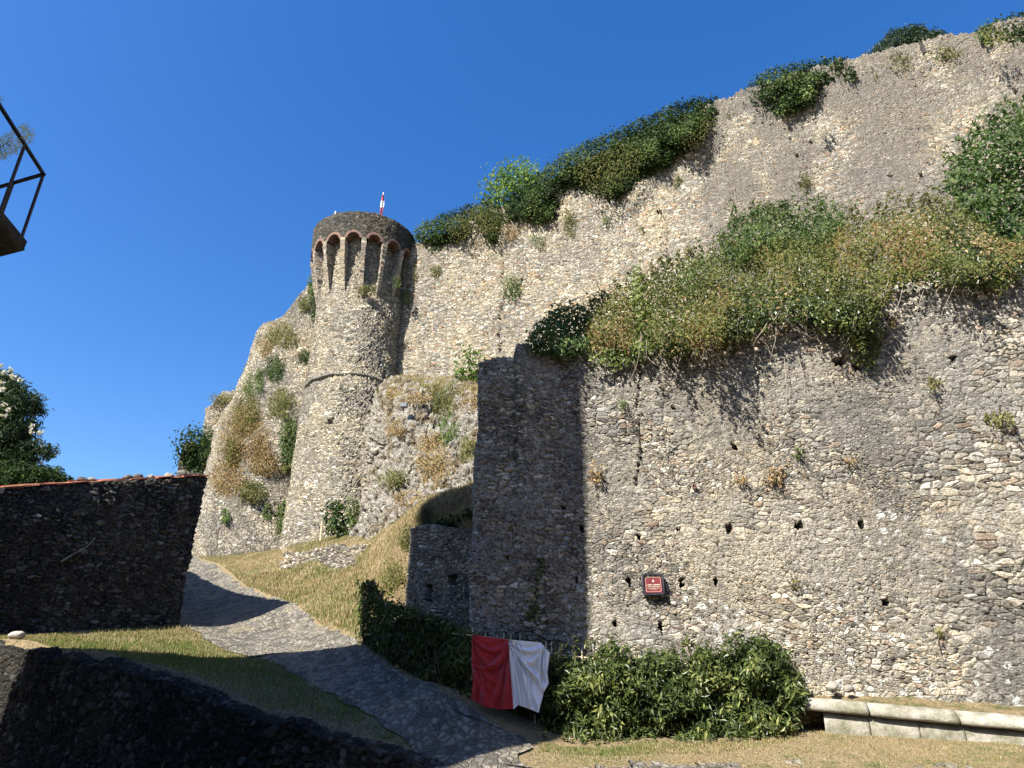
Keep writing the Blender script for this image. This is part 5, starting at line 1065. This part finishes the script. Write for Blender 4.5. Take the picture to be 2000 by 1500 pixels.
cs = bc+bd1*(Lb/2-.06)+bd2*(Wb/2-.06); m = MB(); m.box((cs[0], cs[1], zbt-.07), (Lb+.0, Wb, .13), A2, rnd=.012, bev=.015); bal = m.build('balcony', M_SLAB, hs)
m = MB(); P3 = lambda a, b_, z: (*(bc+bd1*a+bd2*b_), z)
def bar(p, q, w_=.03): 
    p, q = np.array(p), np.array(q); d = q-p; L_ = np.linalg.norm(d); d = d/L_; s = np.cross(d, (0, 0, 1)) if abs(d[2]) < .9 else np.array((bd1[0], bd1[1], 0)); s /= np.linalg.norm(s); m.box((p+q)/2, (L_+w_, w_, w_*.8), (d, s, np.cross(d, s)))
bar(P3(0, 0, ztp), P3(Lb-.1, 0, ztp), .036); bar(P3(0, 0, ztp-.001), P3(0, Wb-.1, ztp-.001), .036)
bar(P3(0, 0, zbt), P3(0, 0, ztp), .03); bar(P3(.52, 0, zbt), P3(.52, 0, ztp), .03); bar(P3(1.6, 0, zbt), P3(1.6, 0, ztp), .03)
bar(P3(0, .52, zbt), P3(0, .52, ztp), .03); bar(P3(0, 1.3, zbt), P3(0, 1.3, ztp), .03)
m.build('railing', M_IRON, bal)
dp = empty('dried_plant', tuple(at(10, 280, 6.3)), 'dry silvery flowering plant spilling over the balcony railing', 'plant')
dpd = lambda x, y: np.interp(x, [-60, 0, 70], [6.0, 6.25, 6.5])
for poly, mt, sz, dn in (([(-30,262),(5,268),(28,252),(50,244),(66,254),(66,268),(52,285),(35,296),(10,310),(-30,318)], L_SILV, .055, 1.6), ([(-30,280),(0,276),(18,268),(16,290),(0,300),(-30,310)], leaf_mat('mauve_heads', [(0, (.12, .06, .07)), (1, (.34, .16, .18))], .8, .2), .03, .5), ([(-40,175),(3,182),(8,198),(-2,205),(-40,215)], L_SILV, .04, .8)):
    polyleaf('stalks' if mt is L_SILV else 'flower_heads', poly, dpd, .25, sz, .10 if mt is L_SILV else .5, mt, dp, dens=dn*1.1, rag=3, lump=14, jit=1.2, droop=-.5)
# ---------------------------------------------------------------- lower neighbouring house whose rake shades the lane
hk = empty('gabled_house', (-16, 14, -1), 'plain ochre gabled house left of the lane, outside the picture', 'house')
pa_ = np.array(AZ)/np.hypot(*AZ); pe = np.array((-pa_[1], pa_[0])); kpl = -1.9   # gable plane faces the lane, square to the sun
def rayg(px, py):
    Ys = np.arange(11, 30, .05); P = at(np.full(len(Ys), px), np.full(len(Ys), py), Ys); d_ = P[:, 2]-gz(P[:, 0], P[:, 1]); i = np.where(d_ < 0)[0]
    return P[i[0]] if len(i) else P[-1]
Pts = [at(0, 1350, 15.95), at(54, 1278, 15.95)]+[rayg(*q) for q in ((240,1284),(330,1284),(420,1284),(500,1282),(560,1279),(620,1273),(680,1263))]
prof_ = []
for q in Pts:
    t_ = -pa_@q[:2]-kpl; prof_.append((float(pe@q[:2]), float(q[2]+math.tan(SUN_EL)*t_)))
prof_.sort(); kpr = []
for q in prof_:
    if not kpr or (q[0]-kpr[-1][0] > .12): kpr.append((q[0], max(q[1], kpr[-1][1]+.05 if kpr else 0)))
kpr.append((-14.6, kpr[-1][1]+.8))
def kp(s, z, back=0): p = pe*s-pa_*kpl*1.0+pa_*back; return (p[0], p[1], z)
V = [kp(s, z) for s, z in kpr]+[kp(kpr[-1][0], -1), kp(kpr[0][0], -1)]; n = len(V); V2 = [kp(s, z, 5.5) for s, z in kpr]+[kp(kpr[-1][0], -1, 5.5), kp(kpr[0][0], -1, 5.5)]
m = MB(); m.add(V+V2, [list(range(n)), list(range(2*n-1, n-1, -1))]+[[i, i+n, (i+1) % n+n, (i+1) % n] for i in range(n)]); m.build('wall', M_PL, hk)
for s_, z_ in ((-16.4, 3), (-16.4, 6)):
    c_ = kp(s_, z_, -.02); m = MB(); m.box(c_, (.9, .1, 1.3), ((pe[0], pe[1], 0), (pa_[0], pa_[1], 0), (0, 0, 1))); m.build('window', M_GL, hk)

# ---------------------------------------------------------------- unseen houses added behind the viewer to block low sky light
for nm_lb, (x0, x1, y0, y1, zt_h) in (('long ochre house behind the viewer, unseen, added to block low sky light', (-9, 6, -14, -7, 8.5)), ('grey house behind the viewer on the right, unseen, added to block low sky light', (7, 19, -15, -7, 9.5)), ('narrow house on the right, unseen, added to block low sky light', (19, 26, -5, 7, 7.5)), ('tall rear house behind the viewer on the left, unseen, added to block low sky light', (-24, -11, -16, -9, 9.0))):
    e = empty('sky_blocker_house', ((x0+x1)/2, (y0+y1)/2, -1.7), nm_lb, 'house', 'unseen houses added to block low sky light')
    m = MB(); prism(m, [(x0, y0), (x1, y0), (x1, y1), (x0, y1)], -2, zt_h); m.build('wall', M_PL, e)
    m = MB(); ym = (y0+y1)/2; V = [(x0-.3, y0-.4, zt_h), (x1+.3, y0-.4, zt_h), (x1+.3, y1+.4, zt_h), (x0-.3, y1+.4, zt_h), (x0-.3, ym, zt_h+1.6), (x1+.3, ym, zt_h+1.6)]
    m.add(V, [[0, 1, 5, 4], [2, 3, 4, 5], [0, 4, 3], [1, 2, 5], [3, 2, 1, 0]]); m.build('roof', M_TILE, e)
    for zf in (0.2, 3.4, 6.4):
        for q_ in np.arange(x0+1.5, x1-1, 2.8):
            m = MB(); m.box((q_, y1+.03, zf), (.9, .1, 1.4)); m.build('window', M_GL, e)
# ---------------------------------------------------------------- grass blades (nobody could count them)
def scatter(name, label, poly2, n, H, mat, wid, lean, dens_seed, gbias=0, surf=None):
    X = polypts(poly2, n); x, y = X[:, 0], X[:, 1]
    rp = np.concatenate([a[::4], b[::-4]]); jn = .22*vnoise(x*5, y*5, 0, 21)+rng.normal(0, .07, len(x)); ok = ~(inpoly(x+jn, y+jn, [tuple(q) for q in rp]) & inpoly(x-jn, y+jn, [tuple(q) for q in rp])); cl_ = vnoise(x*1.3, y*1.3, 0, dens_seed)+.6*vnoise(x*4, y*4, 0, 3); ok &= (cl_ > rng.uniform(-1.3, .5, n)); ok &= dside(x, y) < -.25
    x, y, cl_ = x[ok], y[ok], cl_[ok]; z = gz(x, y)+.05*fbm(x*.9, y*.9, 0, 3)-.005
    g = vnoise(x*.7, y*.7, 0, 9)*.35+vnoise(x*3, y*3, 0, 2)*.15+gbias; c = np.where(rng.uniform(0, 1, len(x)) < .3+g, rng.uniform(.82, 1, len(x)), rng.uniform(0, .8, len(x)))
    o = blades(name, np.stack([x, y, z], 1), H, mat, wid=wid, lean=lean, colr=c); setp(o, label, kind='stuff'); return o
W2 = lambda L_: [tuple(at(*q)[:2]) for q in L_]
scatter('grass', 'short mixed green and straw grass left of the road', W2([(-60,1235,17.5),(0,1236,17.7),(180,1228,19.6),(350,1212,22.0),(400,1228,21),(480,1285,18),(610,1335,15),(740,1405,12.8),(850,1480,11),(700,1446,11.9),(514,1395,12.9),(381,1345,13.8),(210,1286,15.2),(0,1258,16.5)]), 52000, .06, L_STRAW, .006, .05, 4, .32)
scatter('dry_grass', 'mown straw grass on the slope right of the upper road', W2([(385,1088,37),(455,1128,31.5),(525,1165,26.5),(602,1205,22.3),(640,1228,19.8),(700,1252,17.8),(720,1225,18.6),(760,1190,19.6),(740,1100,24.6),(700,1108,26.5),(560,1104,30),(540,1078,36),(440,1084,37.5)]), 60000, .07, L_STRAW, .010, .07, 6, -.12)
scatter('dry_grass', 'pale dry grass on the mound at the tower foot', W2([(556,1100,30),(600,1090,29.5),(740,1095,25),(750,1040,27),(700,1040,33),(640,1060,36),(560,1072,38)]), 26000, .09, L_STRAW, .012, .08, 16, .0)
scatter('dry_grass', 'thin dry grass behind the end of the retaining wall', [(-16, 17.2), (-13.2, 17.2), (-9.0, 15.4), (-6.5, 14.6), (-7, 17), (-12, 18.6), (-16, 19)], 16000, .06, L_STRAW, .006, .05, 17, .0)
scatter('grass_clumps', 'scattered taller green and straw clumps on both verges', W2([(350,1216,22),(480,1285,18),(610,1335,15),(700,1395,12.9),(514,1392,12.95),(210,1284,15.4),(0,1250,16.8),(180,1232,19.4)]), 9000, .13, L_STRAW, .007, .09, 31, .28)
scatter('grass_clumps', 'scattered taller dry clumps on the slope above the road', W2([(455,1128,31.5),(602,1205,22.3),(700,1250,17.9),(760,1190,19.6),(740,1100,24.6),(560,1104,30)]), 14000, .16, L_STRAW, .012, .12, 33, .05)
scatter('dry_grass', 'dry trampled grass in front of the sunlit hedge and bench', W2([(1010,1500,11),(1060,1440,12.4),(1200,1462,12.1),(1400,1462,12.0),(1570,1430,12.2),(1610,1428,12.3),(1800,1442,11.8),(2050,1460,11.1),(2050,1560,9.2),(900,1560,9.8)]), 30000, .035, L_STRAW, .005, .05, 8, -.05)
scatter('grass_fringe', 'greener weeds along the foot of the hedge', W2([(1050,1440,12.3),(1100,1448,12.2),(1250,1460,12.1),(1400,1458,12.0),(1560,1428,12.2),(1560,1450,11.7),(1400,1480,11.4),(1200,1485,11.4),(1060,1462,11.7)]), 12000, .05, L_STRAW, .006, .05, 5, .12)

def onpatch(name, label, A, i0, i1, j0, j1, n, H, wid, lean, gb):
    r = rng.uniform(0, 1, (n, 2)); I = i0+r[:, 0]*(i1-i0-1.01); J = j0+r[:, 1]*(j1-j0-1.01); i, j = I.astype(int), J.astype(int); fi, fj = (I-i)[:, None], (J-j)[:, None]
    P = A[i, j]*(1-fi)*(1-fj)+A[i+1, j]*fi*(1-fj)+A[i, j+1]*(1-fi)*fj+A[i+1, j+1]*fi*fj
    v = vnoise(P[:, 0]*1.5, P[:, 1]*1.5, P[:, 2]*1.5, 4); P = P[v > rng.uniform(-1.2, .3, n)]; n = len(P); g = .35*vnoise(P[:, 0]*.9, P[:, 1]*.9, P[:, 2]*.9, 7)+gb
    c = np.where(rng.uniform(0, 1, n) < g, rng.uniform(.82, 1, n), rng.uniform(0, .8, n)); setp(blades(name, P, H, L_STRAW, wid=wid, lean=lean, colr=c), label, kind='stuff')
onpatch('dry_grass', 'long dry grass with green wisps on the steep bank', ABK, 10, 118, 0, 128, 52000, .13, .009, .10, .08)
onpatch('dry_grass', 'golden dry grass on the rock ledge under the curtain wall', ARK, 140, 208, 10, 190, 42000, .30, .018, .2, .15)
# ---------------------------------------------------------------- groups for kinds that occur more than once
GN = {'ivy': 'ivy clumps growing on the walls', 'dry_tuft': 'small dry tufts rooted in the masonry', 'hanging_plant': 'green plants hanging from the old walls', 'dry_shrub': 'dry scrub on the walls and rock',
      'bramble': 'brambles along the bastion top', 'loose_stone': 'loose stones lying about', 'laurel_hedge': 'laurel hedges along the road', 'leafy_shrub': 'leafy shrubs near the tower', 'shrub': 'green shrubs', 'weeds': 'weeds on the bank'}
for o in SC.objects:
    k_ = o.name.split('.')[0]
    if o.parent is None and k_ in GN and 'group' not in o and o.get('kind') is None: o['group'] = GN[k_]
